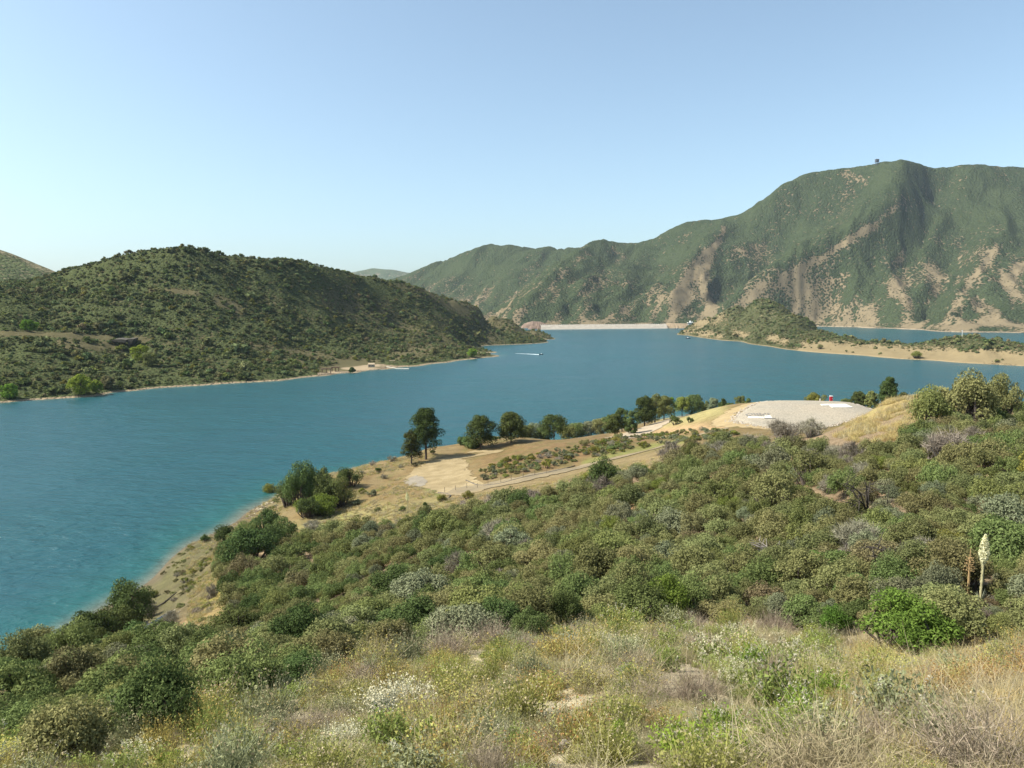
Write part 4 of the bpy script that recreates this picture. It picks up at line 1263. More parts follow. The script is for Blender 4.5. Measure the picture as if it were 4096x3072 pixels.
pine_px('umbrella-shaped pine with bare grey lower branches behind the shrubby mound', 554, 440, 416, 27, 292, UMB, clumps=60, per=110, clear=0.4, mat='pine', group=PG, psize=0.24)

def broadleaf(label, u, vb, vt, wpx, Y, kind='green', clumps=45, per=130, group=None, flat=0.9, clear=0.22, psize=0.24, prof=ROUND, name='broadleaf_tree', cat='tree', tr=None):
    return pine_px(label, u, vb, vt, wpx, Y, prof, clumps=clumps, per=per, mat=kind, clear=clear, group=group, psize=psize, bark=WOOD, name=name, cat=cat, trunk_r=tr)
BG = 'trees beside the beach track'
pine_px('dark flat-crowned pine at the left end of the beach track', 615, 432, 414.5, 19, 268, UMB, clumps=50, per=120, clear=0.25, group=BG, psize=0.22)
broadleaf('drooping willow-like tree in front of the dark beach trees', 632, 428, 410.5, 14, 285, 'willow', 40, 130, BG, clear=0.05, prof=COL)
broadleaf('dark round tree standing left of the drooping tree', 622, 428.5, 408.5, 16, 305, 'dark', 40, 110, BG, clear=0.1)
pine_px('dark bushy conifer, tallest of the trees by the beach track', 644.5, 424, 395.5, 21, 320, [(0.1, .5), (0.3, .95), (0.5, 1), (0.75, .75), (0.9, .5), (1, .25)], clumps=75, per=140, clear=0.12, group=BG, psize=0.26)
broadleaf('tall dark green tree just right of the bushy conifer by the track', 655, 420, 394.5, 18, 335, 'green', 55, 140, BG, clear=0.12)
broadleaf('leafy dark tree with a short trunk in the middle of the beach row', 664, 418.8, 396, 18, 345, 'green', 55, 130, BG)
broadleaf('slim tree with fresh green leaves leaning right at the gap in the beach row', 671, 419.5, 397, 10, 348, 'lime', 24, 70, BG, clear=0.35)
broadleaf('yellowish round tree with two thin trunks right of the gap in the beach row', 682, 416, 397, 15, 362, 'yellow', 45, 130, BG, clear=0.3)
broadleaf('broad willow-like tree filling the right part of the beach row', 694, 415.5, 395.5, 20, 364, 'willow', 60, 140, BG, clear=0.1)
broadleaf('dark green tree behind the broad willow-like tree', 705, 413, 401, 11, 370, 'green', 35, 110, BG, clear=0.08)
broadleaf('blue-green round tree above the grassy bank', 713.5, 411, 398, 13, 352, 'grey', 40, 120, BG, clear=0.08)
pine_px('small pointed pine at the top of the grassy bank', 723, 408.5, 398.5, 10, 340, CONE, clumps=40, per=110, clear=0.08, group=BG, psize=0.22)
broadleaf('low dark bush-like tree on the bank right of the pointed pine', 730, 408, 402.5, 9, 335, 'dark', 24, 100, BG, clear=0.04)
broadleaf('upright olive tree with two tops rising behind the pad track', 741, 406, 396, 12, 330, 'green', 40, 120, BG, clear=0.05)
broadleaf('small round bushy tree just behind the left rim of the gravel pad', 748.5, 405.5, 398, 7, 325, 'dark', 24, 100, BG, clear=0.04)
broadleaf('domed olive bush-like tree peeking over the back rim of the gravel pad', 814.5, 403.5, 394, 19, 300, 'yellow', 40, 140, None, clear=0.02, flat=0.6)
RG = 'conifers right of the gravel pad'
pine_px('tall dark conical pine right of the gravel pad', 888, 408.5, 377, 19, 285, [(0.1, .8), (0.25, 1), (0.5, .85), (0.75, .62), (0.9, .42), (1, .18)], clumps=85, per=150, clear=0.08, group=RG, psize=0.24)
pine_px('leftmost blue-green pine of the group right of the gravel pad', 858.5, 407, 391, 15, 295, CONE, clumps=55, per=120, clear=0.05, group=RG, psize=0.24)
pine_px('yellowish pine between the blue-green pine and the tall conical pine', 871, 408, 391.5, 12, 288, COL, clumps=50, per=120, clear=0.05, mat='green', group=RG, psize=0.22)
pine_px('small dark pine tucked against the right side of the tall conical pine', 902.5, 408, 391.5, 11, 292, ROUND, clumps=40, per=120, clear=0.05, group=RG, psize=0.22)
broadleaf('low dark brush tree at the left foot of the pines right of the pad', 846, 406.5, 399, 12, 300, 'dark', 25, 90, RG, clear=0.02)

# oaks and tall brush along the water edge of the point
OG = 'oaks along the water edge of the point'
for (u, vb, vt, w, Y, k, lb) in [
    (466,452,440,12,275,'dark','dark rounded oak against the water left of the broad pine'),
    (473,453,444,12,268,'green','low green oak at the left foot of the broad pine'),
    (494,452,442,9,280,'dark','small dark oak between the two round pines'),
    (524,446,428,14,305,'green','green oak just right of the dense rounded pine'),
    (535,444,426,16,312,'grey','grey-green oak between the rounded pine and the umbrella pine'),
    (545,443,429,13,308,'green','bushy oak at the left foot of the umbrella pine'),
    (566,440,428,14,306,'green','green oak at the right foot of the umbrella pine'),
    (577,438,425,14,315,'green','leafy oak in the middle of the water-edge thicket'),
    (588,437,423.5,14,318,'grey','pale oak at the top of the water-edge thicket'),
    (600,435,420,13,315,'olive','olive oak against the water left of the beach trees'),
    (610,434,417,12,312,'dark','dark oak touching the first of the beach trees')]:
    broadleaf(lb, u, vb + 1, vt - 1.5, w * 1.45, Y, k, 42, 120, OG, clear=0.02, name='oak_tree', cat='oak tree')
# ------------------------------------------------------------------ chaparral shrubs on the near slope
def shrub_px(kind, u, vb, w, h, label, group=None, Y=None, lod=None, cat='shrub', name='chaparral_shrub', var=None):
    p = near_hit(u, vb) if Y is None else gp(u, vb, Y)
    k = p[1] / F
    return place_shrub(kind, lod or ('near' if w > 38 else 'mid'), p[0], p[1] + w * k * 0.2, near.z1(p[0], p[1] + w * k * 0.2), w * k, h * k * 1.05, label, group, cat, name=name, var=var), (p[0], p[1] + w * k * .2, w * k)

taken = []
# shrubs that stand out one by one
NOTED = [
 ('bright', 663, 621, 60, 46, 'rounded bright green shrub standing alone at the top of the grassy slope'),
 ('bright', 917, 656, 108, 54, 'widest bright green shrub at the right edge of the grassy slope'),
 ('grey', 943, 614, 54, 50, 'grey-green scrub oak with dark exposed limbs beside the flowering yucca'),
 ('green', 1008, 640, 40, 26, 'small grey-green shrub between the bright wide shrub and the yucca'),
 ('olive', 52, 772, 118, 74, 'big olive shrub in the lower left corner above the yellow flowers'),
 ('green', 150, 742, 104, 80, 'big bright leafy shrub second from the lower left corner'),
 ('green', 238, 706, 100, 62, 'wide grey-tinged green shrub where the grassy slope meets the left thicket'),
 ('olive', 14, 690, 66, 50, 'tall thin-crowned shrub at the left edge rising against the water'),
 ('brown', 68, 712, 80, 58, 'brownish twiggy shrub behind the big corner shrub'),
 ('dark', 126, 634, 54, 46, 'dark oak clump at the water edge below the pale cove slope'),
 ('dark', 86, 655, 58, 48, 'dark oak clump reaching down to the turquoise cove water'),
 ('lime' if False else 'yellow', 103, 652, 14, 14, 'small yellow-green bush at the edge of the cove water'),
 ('green', 152, 664, 64, 44, 'rounded olive shrub above the dark waterside oaks'),
 ('green', 205, 678, 62, 46, 'dark leafy shrub below the foot of the metal drain pipe'),
 ('dark', 247, 566, 62, 40, 'dark oak at the top corner of the thicket beside the pale grassy slope'),
 ('dark', 300, 513, 40, 42, 'tall dark oak in the middle of the grove beside the rocky point'),
 ('dark', 318, 503, 34, 34, 'dark oak at the back of the grove beside the rocky point'),
 ('green', 340, 508, 30, 28, 'mid green oak at the right end of the grove beside the rocky point'),
 ('dark', 306, 519, 30, 22, 'low dark oak at the front of the grove beside the rocky point'),
 ('dark', 110, 645, 52, 40, 'dark leafy shrub between the two waterside oak clumps'),
 ('green', 60, 668, 58, 44, 'leafy shrub left of the waterside oak clumps'),
 ('green', 118, 668, 54, 36, 'leafy green shrub in front of the waterside oak clumps'),
 ('olive', 30, 664, 56, 36, 'pale-topped shrub at the left edge just above the turquoise water'),
 ('dark', 286, 508, 26, 24, 'low dark oak leaning toward the water at the left of the grove'),
 ('green', 324, 510, 36, 32, 'mid green oak, right half of the grove beside the rocky point'),
 ('bright', 314, 517, 48, 18, 'low bright green brush skirting the grove beside the rocky point'),
 ('dark', 348, 489, 28, 20, 'round dark bush standing alone on the dry flat right of the grove'),
 ('dark', 226, 549, 32, 24, 'dark oak on the shoulder above the cove, left of the thicket corner'),
 ('dark', 264, 538, 34, 26, 'dark oak between the thicket corner and the rocky point'),
 ('dark', 205, 543, 11, 8, 'small dark bush alone on the crest above the cove'),
 ('bare', 149, 618, 20, 17, 'purplish leafless bush on the bare slope left of the drain pipe'),
 ('bare', 168, 627, 24, 16, 'grey leafless bush just right of the drain pipe'),
 ('bare', 212, 598, 18, 17, 'brown leafless bush at the edge of the golden grass'),
 ('yellow', 154, 598, 9, 8, 'tiny rounded bush on the bare cove slope'),
 ('yellow', 270, 496, 18, 12, 'straw-coloured willowy bush leaning over the rocky shore'),
 ('yellow', 243, 533, 9, 9, 'little yellow-green bush at the water beside the boulders'),
 ('olive', 970, 428, 72, 52, 'tallest olive shrub on the skyline of the right-hand ridge'),
 ('olive', 1006, 424, 52, 44, 'feathery olive shrub on the ridge at the right edge of the view'),
 ('green', 936, 428, 48, 40, 'dark green shrub on the left shoulder of the tall ridge shrub'),
 ('bare', 955, 462, 62, 36, 'leafless grey shrub with long bare branches below the ridge shrubs'),
 ('bare', 815, 437, 34, 19, 'pale grey brush on the near rim of the gravel pad'),
 ('bare', 788, 441, 44, 20, 'purplish grey brush just below the near rim of the gravel pad'),
 ('bare', 757, 449, 36, 17, 'grey brush left of the purplish brush under the gravel pad'),
 ('bare', 722, 456, 36, 15, 'grey brush where the slope falls away toward the road'),
 ('bare', 310, 531, 28, 10, 'low lavender-grey brush on the grassy shelf above the thicket'),
 ('bare', 462, 514, 30, 13, 'lavender-grey brush patch below the road fence'),
 ('bare', 492, 510, 26, 14, 'taller lavender-grey brush below the road fence'),
 ('yellow', 468, 500, 14, 9, 'round olive bush just below the road fence'),
 ('yellow', 441, 502, 12, 8, 'small dark olive bush below the end of the kerb'),
 ('dark', 604, 492, 34, 30, 'dark green shrub overlapping the right end of the visible road'),
 ('grey', 423, 648, 32, 24, 'grey-green rounded shrub at the foot of the thicket above the grass'),
 ('grey', 452, 653, 14, 15, 'small silvery shrub at the upper edge of the grassy slope'),
 ('green', 530, 642, 44, 34, 'leafy green shrub bulging onto the grassy slope'),
 ('dark', 565, 630, 40, 34, 'darker green shrub beside the shrub bulging onto the grass'),
]
for (k, u, vb, w, h, lb) in NOTED:
    o, q = shrub_px(k, u, vb, w, h, lb, 'shrubs that stand out on the near shore')
    taken.append(q)

BRUSH = [(-60,690),(55,668),(112,652),(150,656),(190,664),(228,642),(234,610),(224,588),(218,566),(222,552),(236,540),(254,533),(280,538),(310,541),(350,535),(400,527),(440,519),(475,512),(520,503),(560,495),(600,482),(640,473),(680,460),(720,453),(790,450),(835,456),(870,453),(905,446),(932,433),(955,419),(1100,410),(1100,640),(1010,636),(960,650),(900,648),(850,640),(800,630),(700,621),(640,623),(560,631),(480,641),(400,657),(330,674),(290,692),(200,718),(100,750),(-60,780)]
def slope_shrubs():
    q = np.random.default_rng(21)
    cand = 60000
    T = q.uniform(-0.85, 0.85, cand); L = q.uniform(math.log(15), math.log(180), cand)
    Y = np.exp(L); X = T * Y; Z = near.z(X, Y)
    U, V = project(X, Y, Z)
    ok = inpoly(U, V, BRUSH) & (U > -45) & (U < 1070)
    X, Y, Z, U, V = X[ok], Y[ok], Z[ok], U[ok], V[ok]
    gap = fbm(X / 9 + 40, Y / 14, 3, 66)
    D = (1.55 + 0.0185 * Y) * np.clip(q.lognormal(0, 0.28, len(X)), 0.5, 1.55)
    pts = list(taken); out = []
    for x, y, z, u, v, d, g in zip(X, Y, Z, U, V, D, gap):
        if g > 0.5: continue
        if 948 < u < 1018 and 550 < v < 660 and abs(u - 981) < 22 + (v - 560) * .12: continue
        good = True
        for (a, b, e) in pts:
            dx = (x - a); dy = (y - b)
            lim = 0.345 * (d + e)
            if dx * dx + dy * dy < lim * lim: good = False; break
        if good:
            pts.append((x, y, d)); out.append((x, y, z, u, v, d))
    return out
SL = slope_shrubs()
SL.sort(key=lambda s: -s[5] / s[1])
def tone_of(u, v, x, y, q):
    g = fbm(np.array([x / 14.0]), np.array([y / 20.0]), 3, 71)[0]
    r = q.uniform()
    if 610 < u < 850 and v < 478: p = dict(bare=.15, olive=.52, brown=.08, grey=.16, green=.08)
    elif u < 330: p = dict(green=.42, dark=.2, olive=.26, grey=.06, brown=.06)
    elif u < 560: p = dict(green=.36, olive=.42, dark=.05, grey=.10, brown=.04, bare=.03)
    elif v > 560: p = dict(olive=.46, green=.36, brown=.03, grey=.09, bare=.02, bright=.03)
    else: p = dict(olive=.58, brown=.07, green=.18, grey=.09, bare=.03, yellow=.04)
    ks = list(p); w = np.array([p[k] for k in ks])
    w = w * np.array([1 + 0.9 * g if k in ('brown', 'bare') else 1 - 0.9 * g for k in ks]); w = np.clip(w, .01, None); w /= w.sum()
    return ks[int(np.searchsorted(np.cumsum(w), r))]
LOOK = {'dark': 'dark oak shrub', 'olive': 'olive shrub', 'grey': 'grey-green shrub', 'bright': 'bright green shrub', 'brown': 'brownish shrub', 'yellow': 'yellow-green shrub', 'bare': 'leafless grey shrub', 'green': 'leafy green shrub'}
def where(u, v):
    if u < 150: return 'left-edge thicket'
    if u < 300: return 'thicket below the cove slope' if v > 600 else 'upper left thicket corner'
    if u < 470: return 'lower slope left of centre' if v > 590 else 'slope below the dry flat'
    if u < 640: return 'foot of the central slope' if v > 590 else ('middle of the central slope' if v > 530 else 'slope top under the road')
    if u < 850: return 'slope foot right of centre' if v > 580 else ('middle slope under the pad' if v > 500 else 'upper slope under the pad')
    return 'around the blooming yucca' if v > 540 else ('right slope above the yucca' if v > 470 else 'top of the right ridge')
def neighbour_label(i, rows, look, px, dep, zone):
    """names a plant by its look, its nearest neighbour that looks different, and the place"""
    r = rows[i]; best = None
    for j, o in enumerate(rows):
        if j == i or look(o) == look(r): continue
        d = (o[0] - r[0]) ** 2 + (o[1] - r[1]) ** 2
        if best is None or d < best[0]: best = (d, o)
    o = best[1]
    dx = (px(o) - px(r)); dy = (dep(o) - dep(r)) / dep(r) * 500
    rel = ('left of' if dx > 0 else 'right of') if abs(dx) > abs(dy) else ('in front of' if dy > 0 else 'behind')
    a = look(o); a = ('an ' if a[0] in 'aeiou' else 'a ') + a
    return '%s %s %s, %s' % (look(r), rel, a, zone)
q7 = np.random.default_rng(8)
N_IND = 285
rest = []
ROWS = [(x, y, z, u, v, d, tone_of(u, v, x, y, q7)) for (x, y, z, u, v, d) in SL]
def size_of(r):
    w = r[5] / r[1] * F
    return 'large' if w > 46 else ('medium' if w > 30 else 'small')
for i, (x, y, z, u, v, d, k) in enumerate(ROWS):
    wpx = d / y * F
    if i >= N_IND:
        rest.append((x, y, z, d, k)); continue
    h = d * q7.uniform(0.55, 0.9)
    lb = neighbour_label(i, ROWS, lambda r: LOOK[r[6]], lambda r: r[3], lambda r: r[1], where(u, v))
    place_shrub(k, 'near' if wpx > 46 else 'mid', x, y, z - 0.05, d * q7.uniform(1.1, 1.35), h, size_of(ROWS[i]) + ' ' + lb, 'chaparral shrubs of the near slope')
print('slope shrubs', len(SL), 'noted', len(NOTED))
RP_ = [PROTO[k, 'mid'][0][0] for k in KINDS] + [PROTO[k, 'mid'][1][0] for k in KINDS]
if rest:
    rp = np.array([r[:3] for r in rest]); dd = np.array([r[3] for r in rest])
    ii = np.array([KINDS.index(r[4]) + 8 * q7.integers(0, 2) for r in rest])
    scatter('brush', rp, np.stack([dd * .56, dd * .56, dd * q7.uniform(.5, .75, len(dd))], 1), q7.uniform(0, 6.28, len(dd)), RP_, ii, 'smaller brush filling the gaps of the chaparral slope', 'brush')

# low litter, seedlings and dead twigs between the shrubs
def under():
    n = 9000
    q = np.random.default_rng(31)
    T = q.uniform(-0.8, 0.8, n); Y = np.exp(q.uniform(math.log(20), math.log(170), n)); X = T * Y; Z = near.z(X, Y)
    U, V = project(X, Y, Z); ok = inpoly(U, V, BRUSH)
    X, Y, Z = X[ok][:2600], Y[ok][:2600], Z[ok][:2600]
    s = q.uniform(0.25, 0.6, len(X)) * (0.6 + Y / 130)
    ks = np.array([KINDS.index(k) for k in ('bare', 'brown', 'olive', 'grey')])[q.integers(0, 4, len(X))]
    scatter('undergrowth', np.stack([X, Y, Z], 1), np.stack([s, s, s * .8], 1), q.uniform(0, 6, len(X)), RP_, ks, 'dead twigs and seedlings on the ground between the chaparral shrubs', 'undergrowth')
under()

# ------------------------------------------------------------------ rabbitbrush on the mound and along the road
q9 = np.random.default_rng(19)
MOUND = [(480,472),(500,463),(530,456),(560,449),(600,441),(640,436),(700,430),(735,433),(742,436),(700,441),(640,449),(600,457),(560,466),(530,472),(500,478),(484,480)]
def mound():
    n = 0; pts = []; rows = []
    tries = 0
    while n < 215 and tries < 9000:
        tries += 1
        u = q9.uniform(478, 745); v = q9.uniform(430, 481)
        if not inpoly(np.array([u]), np.array([v]), MOUND)[0]: continue
        # thick along the lower bands, sparse at the top
        d_ = fbm(np.array([u / 30.0]), np.array([v / 8.0]), 2, 5)[0]
        if q9.uniform() > 0.72 + 0.9 * d_: continue
        p = near_hit(u, v)
        w = q9.uniform(1.7, 3.3) * (1.35 if q9.uniform() < 0.2 else 1)
        if any(math.hypot(p[0] - a, p[1] - b) < 0.36 * (w + e) for a, b, e in pts): continue
        pts.append((p[0], p[1], w))
        k = q9.choice(['yellow', 'olive', 'grey', 'bare', 'green'], p=[.24, .34, .28, .06, .08])
        rows.append((p[0], p[1], p[2], u, v, w, k, w * q9.uniform(.42, .66)))
        n += 1
    L2 = {'yellow': 'yellow-green rabbitbrush', 'olive': 'olive rabbitbrush', 'grey': 'pale rabbitbrush', 'bare': 'dead grey bush', 'green': 'green rabbitbrush'}
    for i, (x, y, z, u, v, w, k, h) in enumerate(rows):
        zone = ('left end' if u < 530 else ('middle' if u < 620 else 'right end')) + (' of the mound beside the road' if v > 453 + (620 - u) * 0.13 else ' of the upper mound')
        place_shrub(k, 'small', x, y, z - .05, w, h, ('big ' if w > 3 else '') + neighbour_label(i, rows, lambda r: L2[r[6]], lambda r: r[3], lambda r: r[1], zone), 'rabbitbrush clumps on the mound', name='rabbitbrush')
mound()
# scattered small brush on the flats and cove crest
for (u, v, w, k, lb) in [(372,466,9,'bare','grey brush clump on the crest behind the dry flat'),(392,462,12,'bare','wide grey brush clump left of the small pine'),(400,468,7,'bare','small grey brush below the small pine'),(378,473,9,'dark','small dark green bush on the dry flat'),(384,479,9,'bare','low grey brush right of the small dark bush on the flat'),
    (362,474,6,'bare','little grey tuft bush at the middle of the flat'),(322,474,17,'bare','grey brush along the crest behind the round dark bush'),(338,470,11,'bare','grey brush on the crest beside the water'),(310,478,10,'bare','grey brush between the grove and the crest'),(371,497,14,'grey','grey-green brush on the flat right of the grove'),(362,494,10,'yellow','olive brush on the flat right of the grove'),(355,506,12,'grey','grey-green brush below the flat'),(378,512,9,'olive','olive bush on the grass shelf'),(402,512,10,'dark','dark bush beside the small yucca'),(425,507,8,'dark','small dark bush on the grass shelf under the kerb'),
    (433,455,8,'dark','dark bush at the foot of the tallest pine'),(414,467,8,'brown','brown bush at the foot of the small pine'),(628,432,11,'dark','dark bush beside the flat-crowned pine'),(655,436,6,'olive','olive bush at the edge of the beach track'),(667,434,5,'brown','brown bush on the slope above the mound'),(676,425,17,'dark','low dark hedge across the grassy bank'),(690,423,10,'dark','right part of the low hedge across the grassy bank')]:
    shrub_px(k, u, v, w, w * .62, lb, 'low bushes on the dry flat', lod='small', name='low_bush', cat='bush')
# ------------------------------------------------------------------ the grassy foreground
FM = {
 'straw':  leaf_mat('straw_blade', (0.260, 0.221, 0.124), (0.481, 0.416, 0.260), 0.3, hue_j=0.012, val_j=0.2),
 'pink':   leaf_mat('dry_twig', (0.20, 0.155, 0.110), (0.37, 0.305, 0.225), 0.2, hue_j=0.012, val_j=0.15),
 'gold':   leaf_mat('golden_grass_blade', (0.338, 0.260, 0.104), (0.585, 0.474, 0.221), 0.35, hue_j=0.012, val_j=0.15),
 'olive':  leaf_mat('buckwheat_stem', (0.201, 0.201, 0.054), (0.389, 0.382, 0.127), 0.25, hue_j=0.012, val_j=0.25),
 'rust':   leaf_mat('buckwheat_rust_head', (0.23, 0.125, 0.052), (0.37, 0.235, 0.10), 0.2, hue_j=0.012, val_j=0.15),
 'orange': leaf_mat('buckwheat_orange_stem', (0.242, 0.182, 0.053), (0.396, 0.308, 0.105), 0.25, hue_j=0.012, val_j=0.15),
 'sage':   leaf_mat('sage_leaf', (0.132, 0.168, 0.041), (0.270, 0.312, 0.090), 0.3, hue_j=0.012, val_j=0.2),
 'fresh':  leaf_mat('sage_fresh_leaf', (0.121, 0.187, 0.024), (0.242, 0.330, 0.055), 0.35, hue_j=0.012, val_j=0.15),
  'greyg':  leaf_mat('grey_sage_leaf', (0.175, 0.182, 0.090), (0.310, 0.318, 0.180), 0.25, hue_j=0.012, val_j=0.2),
 'white':  leaf_mat('white_flower', (0.275, 0.259, 0.176), (0.506, 0.479, 0.374), 0.3, hue_j=0.01, val_j=0.06),
 'cream':  leaf_mat('cream_flower_tip', (0.425, 0.399, 0.255), (0.612, 0.578, 0.408), 0.3, hue_j=0.01, val_j=0.08),
 'silver': leaf_mat('silver_stem', (0.221, 0.238, 0.170), (0.374, 0.391, 0.306), 0.25, hue_j=0.01, val_j=0.08),
 'yellow': leaf_mat('yellow_flower', (0.34, 0.32, 0.07), (0.58, 0.53, 0.17), 0.3, hue_j=0.01, val_j=0.08),
}
def dome_stems(n, r, h, width, mat, name, spread=0.75, bend=0.2, base=0.25, segs=2, lo=0.6):
    B = R.normal(size=(n, 3)) * np.array([r * base, r * base, 0]); B[:, 2] = -0.02
    a = R.uniform(0, 2 * np.pi, n); el = np.arccos(R.uniform(math.cos(spread * math.pi / 2), 1, n))
    D = np.stack([np.cos(a) * np.sin(el) * r / h * 1.15, np.sin(a) * np.sin(el) * r / h * 1.15, np.cos(el) * 0.95 + 0.05], 1)
    L = h * R.uniform(lo, 1.05, n)
    tip = B + D * L[:, None]
    v, t = twigs(B, D, L, np.full(n, width), segs, bend)
    cur = None
    return np_mesh(name, v, tris=t, mats=[FM[mat]]), B, D, L

def bits(P, size, mat, name, asp=1.2, up=0.4):
    Nn = unit(R.normal(size=P.shape) + np.array([0, 0, up]))
    v, t, q = leaf_cloud(P, Nn, np.full(len(P), size), asp, False)
    return np_mesh(name, v, tris=t, mats=[FM[mat]])

def along(B, D, L, per, lo, hi, jit):
    f = R.uniform(lo, hi, (len(B), per))
    P = B[:, None] + D[:, None] * (f * L[:, None])[..., None]
    return P.reshape(-1, 3) + R.normal(size=(len(B) * per, 3)) * jit

def p_buckwheat(stem, leaf, head, nh=1.0):
    s, B, D, L = dome_stems(420, 0.5, 0.75, 0.0055, stem, 'stems', 0.8, 0.16)
    P = along(B, D, L, 3, 0.15, 0.8, 0.03)
    lv = bits(P, 0.020, leaf, 'leaves')
    k = R.uniform(size=len(B)) < 0.75 * nh
    H_ = along(B[k], D[k], L[k], 3, 0.9, 1.06, 0.022)
    return [('stems', s), ('leaves', lv), ('flower_heads', bits(H_, 0.014, head, 'flower_heads'))]

def p_sage(leaf, flower='white', spikes=0.45, n=170):
    s, B, D, L = dome_stems(n, 0.5, 0.8, 0.007, 'olive', 'stems', 0.7, 0.1, segs=2)
    lv = bits(along(B, D, L, 11, 0.2, 0.86, 0.03), 0.030, leaf, 'leaves', 2.0)
    k = np.where(R.uniform(size=n) < spikes)[0]
    W = []
    for i in k:
        m = R.integers(3, 6)
        for j in range(m):
            c = B[i] + D[i] * L[i] * (0.80 + 0.085 * j * 0.62)
            W.append(c + R.normal(size=(4, 3)) * np.array([0.017, 0.017, 0.009]))
    W = np.concatenate(W)
    return [('stems', s), ('leaves', lv), ('flower_spikes', bits(W, 0.012, flower, 'flower_spikes', 1.0))]

def p_rabbit(tip='cream'):
    s, B, D, L = dome_stems(750, 0.55, 0.75, 0.006, 'silver', 'stems', 0.85, 0.12)
    lv = bits(along(B, D, L, 2, 0.4, 0.95, 0.02), 0.018, 'silver', 'leaves', 3)
    return [('stems', s), ('leaves', lv), ('flower_heads', bits(along(B, D, L, 3, 0.93, 1.05, 0.02), 0.016, tip, 'flower_heads'))]

def p_grass(mat, n=300, h=0.75, w=0.0055):
    s, B, D, L = dome_stems(n, 0.45, h, w, mat, 'blades', 0.55, 0.35, base=0.5, segs=3, lo=0.4)
    k = R.uniform(size=n) < 0.5
    return [('blades', s), ('seed_heads', bits(along(B[k], D[k], L[k], 3, 0.85, 1.0, 0.03), 0.013, 'straw' if mat != 'gold' else 'gold', 'seed_heads', 3))]

def p_twiggy(mat):
    s, B, D, L = dome_stems(700, 0.55, 0.65, 0.0052, mat, 'twigs', 0.95, 0.4, base=0.3)
    tw = along(B, D, L, 3, 0.4, 1.0, 0.02)
    d = unit(R.normal(size=tw.shape) + np.array([0, 0, .6]))
    v, t = twigs(tw, d, R.uniform(0.06, 0.16, len(tw)), np.full(len(tw), 0.0035), 1, 0.2)
    return [('twigs', s), ('twiglets', np_mesh('twiglets', v, tris=t, mats=[FM[mat]]))]

def p_leafy(leaf):
    c, rad = crown_layout(14, 0.75)
    P, Nn = clump_points(c * 0.55, rad * 0.55, 3800)
    v, t, q = leaf_cloud(P, Nn, np.full(len(P), 0.021), 1.6, False)
    s, B, D, L = dome_stems(90, 0.4, 0.5, 0.008, 'olive', 'stems', 0.8)
    return [('stems', s), ('leaves', np_mesh('leaves', v, tris=t, mats=[FM[leaf]]))]

FP_ = {
 'buckwheat': [p_buckwheat('olive', 'olive', 'straw', 0.45), p_buckwheat('olive', 'sage', 'orange', 0.3), p_buckwheat('straw', 'olive', 'orange', 0.35)],
 'orange_buckwheat': [p_buckwheat('orange', 'olive', 'orange'), p_buckwheat('orange', 'olive', 'rust', .6)],
 'rust_buckwheat': [p_buckwheat('orange', 'orange', 'rust', 1.3), p_buckwheat('rust', 'orange', 'rust', 1.3)],
 'sage': [p_sage('sage', 'white', .08), p_sage('sage', 'white', 0.16), p_sage('greyg', 'white', 0.08)],
 'fresh_sage': [p_sage('fresh', 'white', 0.15, 220), p_sage('fresh', 'white', 0.10, 220)],
 'pale_sage': [p_sage('sage', 'cream', 0.6)],
 'rabbit': [p_rabbit()],
 'yellow_rabbit': [p_rabbit('yellow')],
 'silver': [p_twiggy('silver') if False else p_rabbit('silver')],
 'pink': [p_twiggy('pink'), p_twiggy('pink')],
 'straw': [p_grass('straw'), p_grass('straw', 260, 0.65), p_twiggy('straw')],
 'gold': [p_grass('gold', 340, 0.8), p_grass('gold', 280, 0.7)],
 'leafy': [p_leafy('fresh')],
 'dark_leafy': [p_leafy('sage')],
 'greyg': [p_buckwheat('greyg', 'greyg', 'straw', 0.3)],
}
FNAME = {'buckwheat': ('buckwheat_bush', 'bush'), 'orange_buckwheat': ('buckwheat_bush', 'bush'), 'rust_buckwheat': ('buckwheat_bush', 'bush'), 'sage': ('sage_bush', 'bush'), 'fresh_sage': ('sage_bush', 'bush'), 'pale_sage': ('sage_bush', 'bush'),
         'rabbit': ('rabbitbrush', 'bush'), 'yellow_rabbit': ('rabbitbrush', 'bush'), 'silver': ('silver_bush', 'bush'), 'pink': ('dry_bush', 'bush'), 'straw': ('grass_tuft', 'grass tuft'), 'gold': ('grass_tuft', 'grass tuft'),
         'leafy': ('leafy_bush', 'bush'), 'dark_leafy': ('leafy_bush', 'bush'), 'greyg': ('grey_bush', 'bush')}
def fore(kind, x, y, w, h, label, group):
    pr = FP_[kind][R.integers(0, len(FP_[kind]))]
    nm, ct = FNAME[kind]
    r = empty(nm, (x, y, near.z1(x, y) - 0.02), R.uniform(0, 6.28), (w / 1.15, w / 1.15, h / 0.8)); tag(r, label, ct, group)
    for n_, me in pr: link(n_, me, r)['kind'] = 'stuff'
    return r
FTAK = []
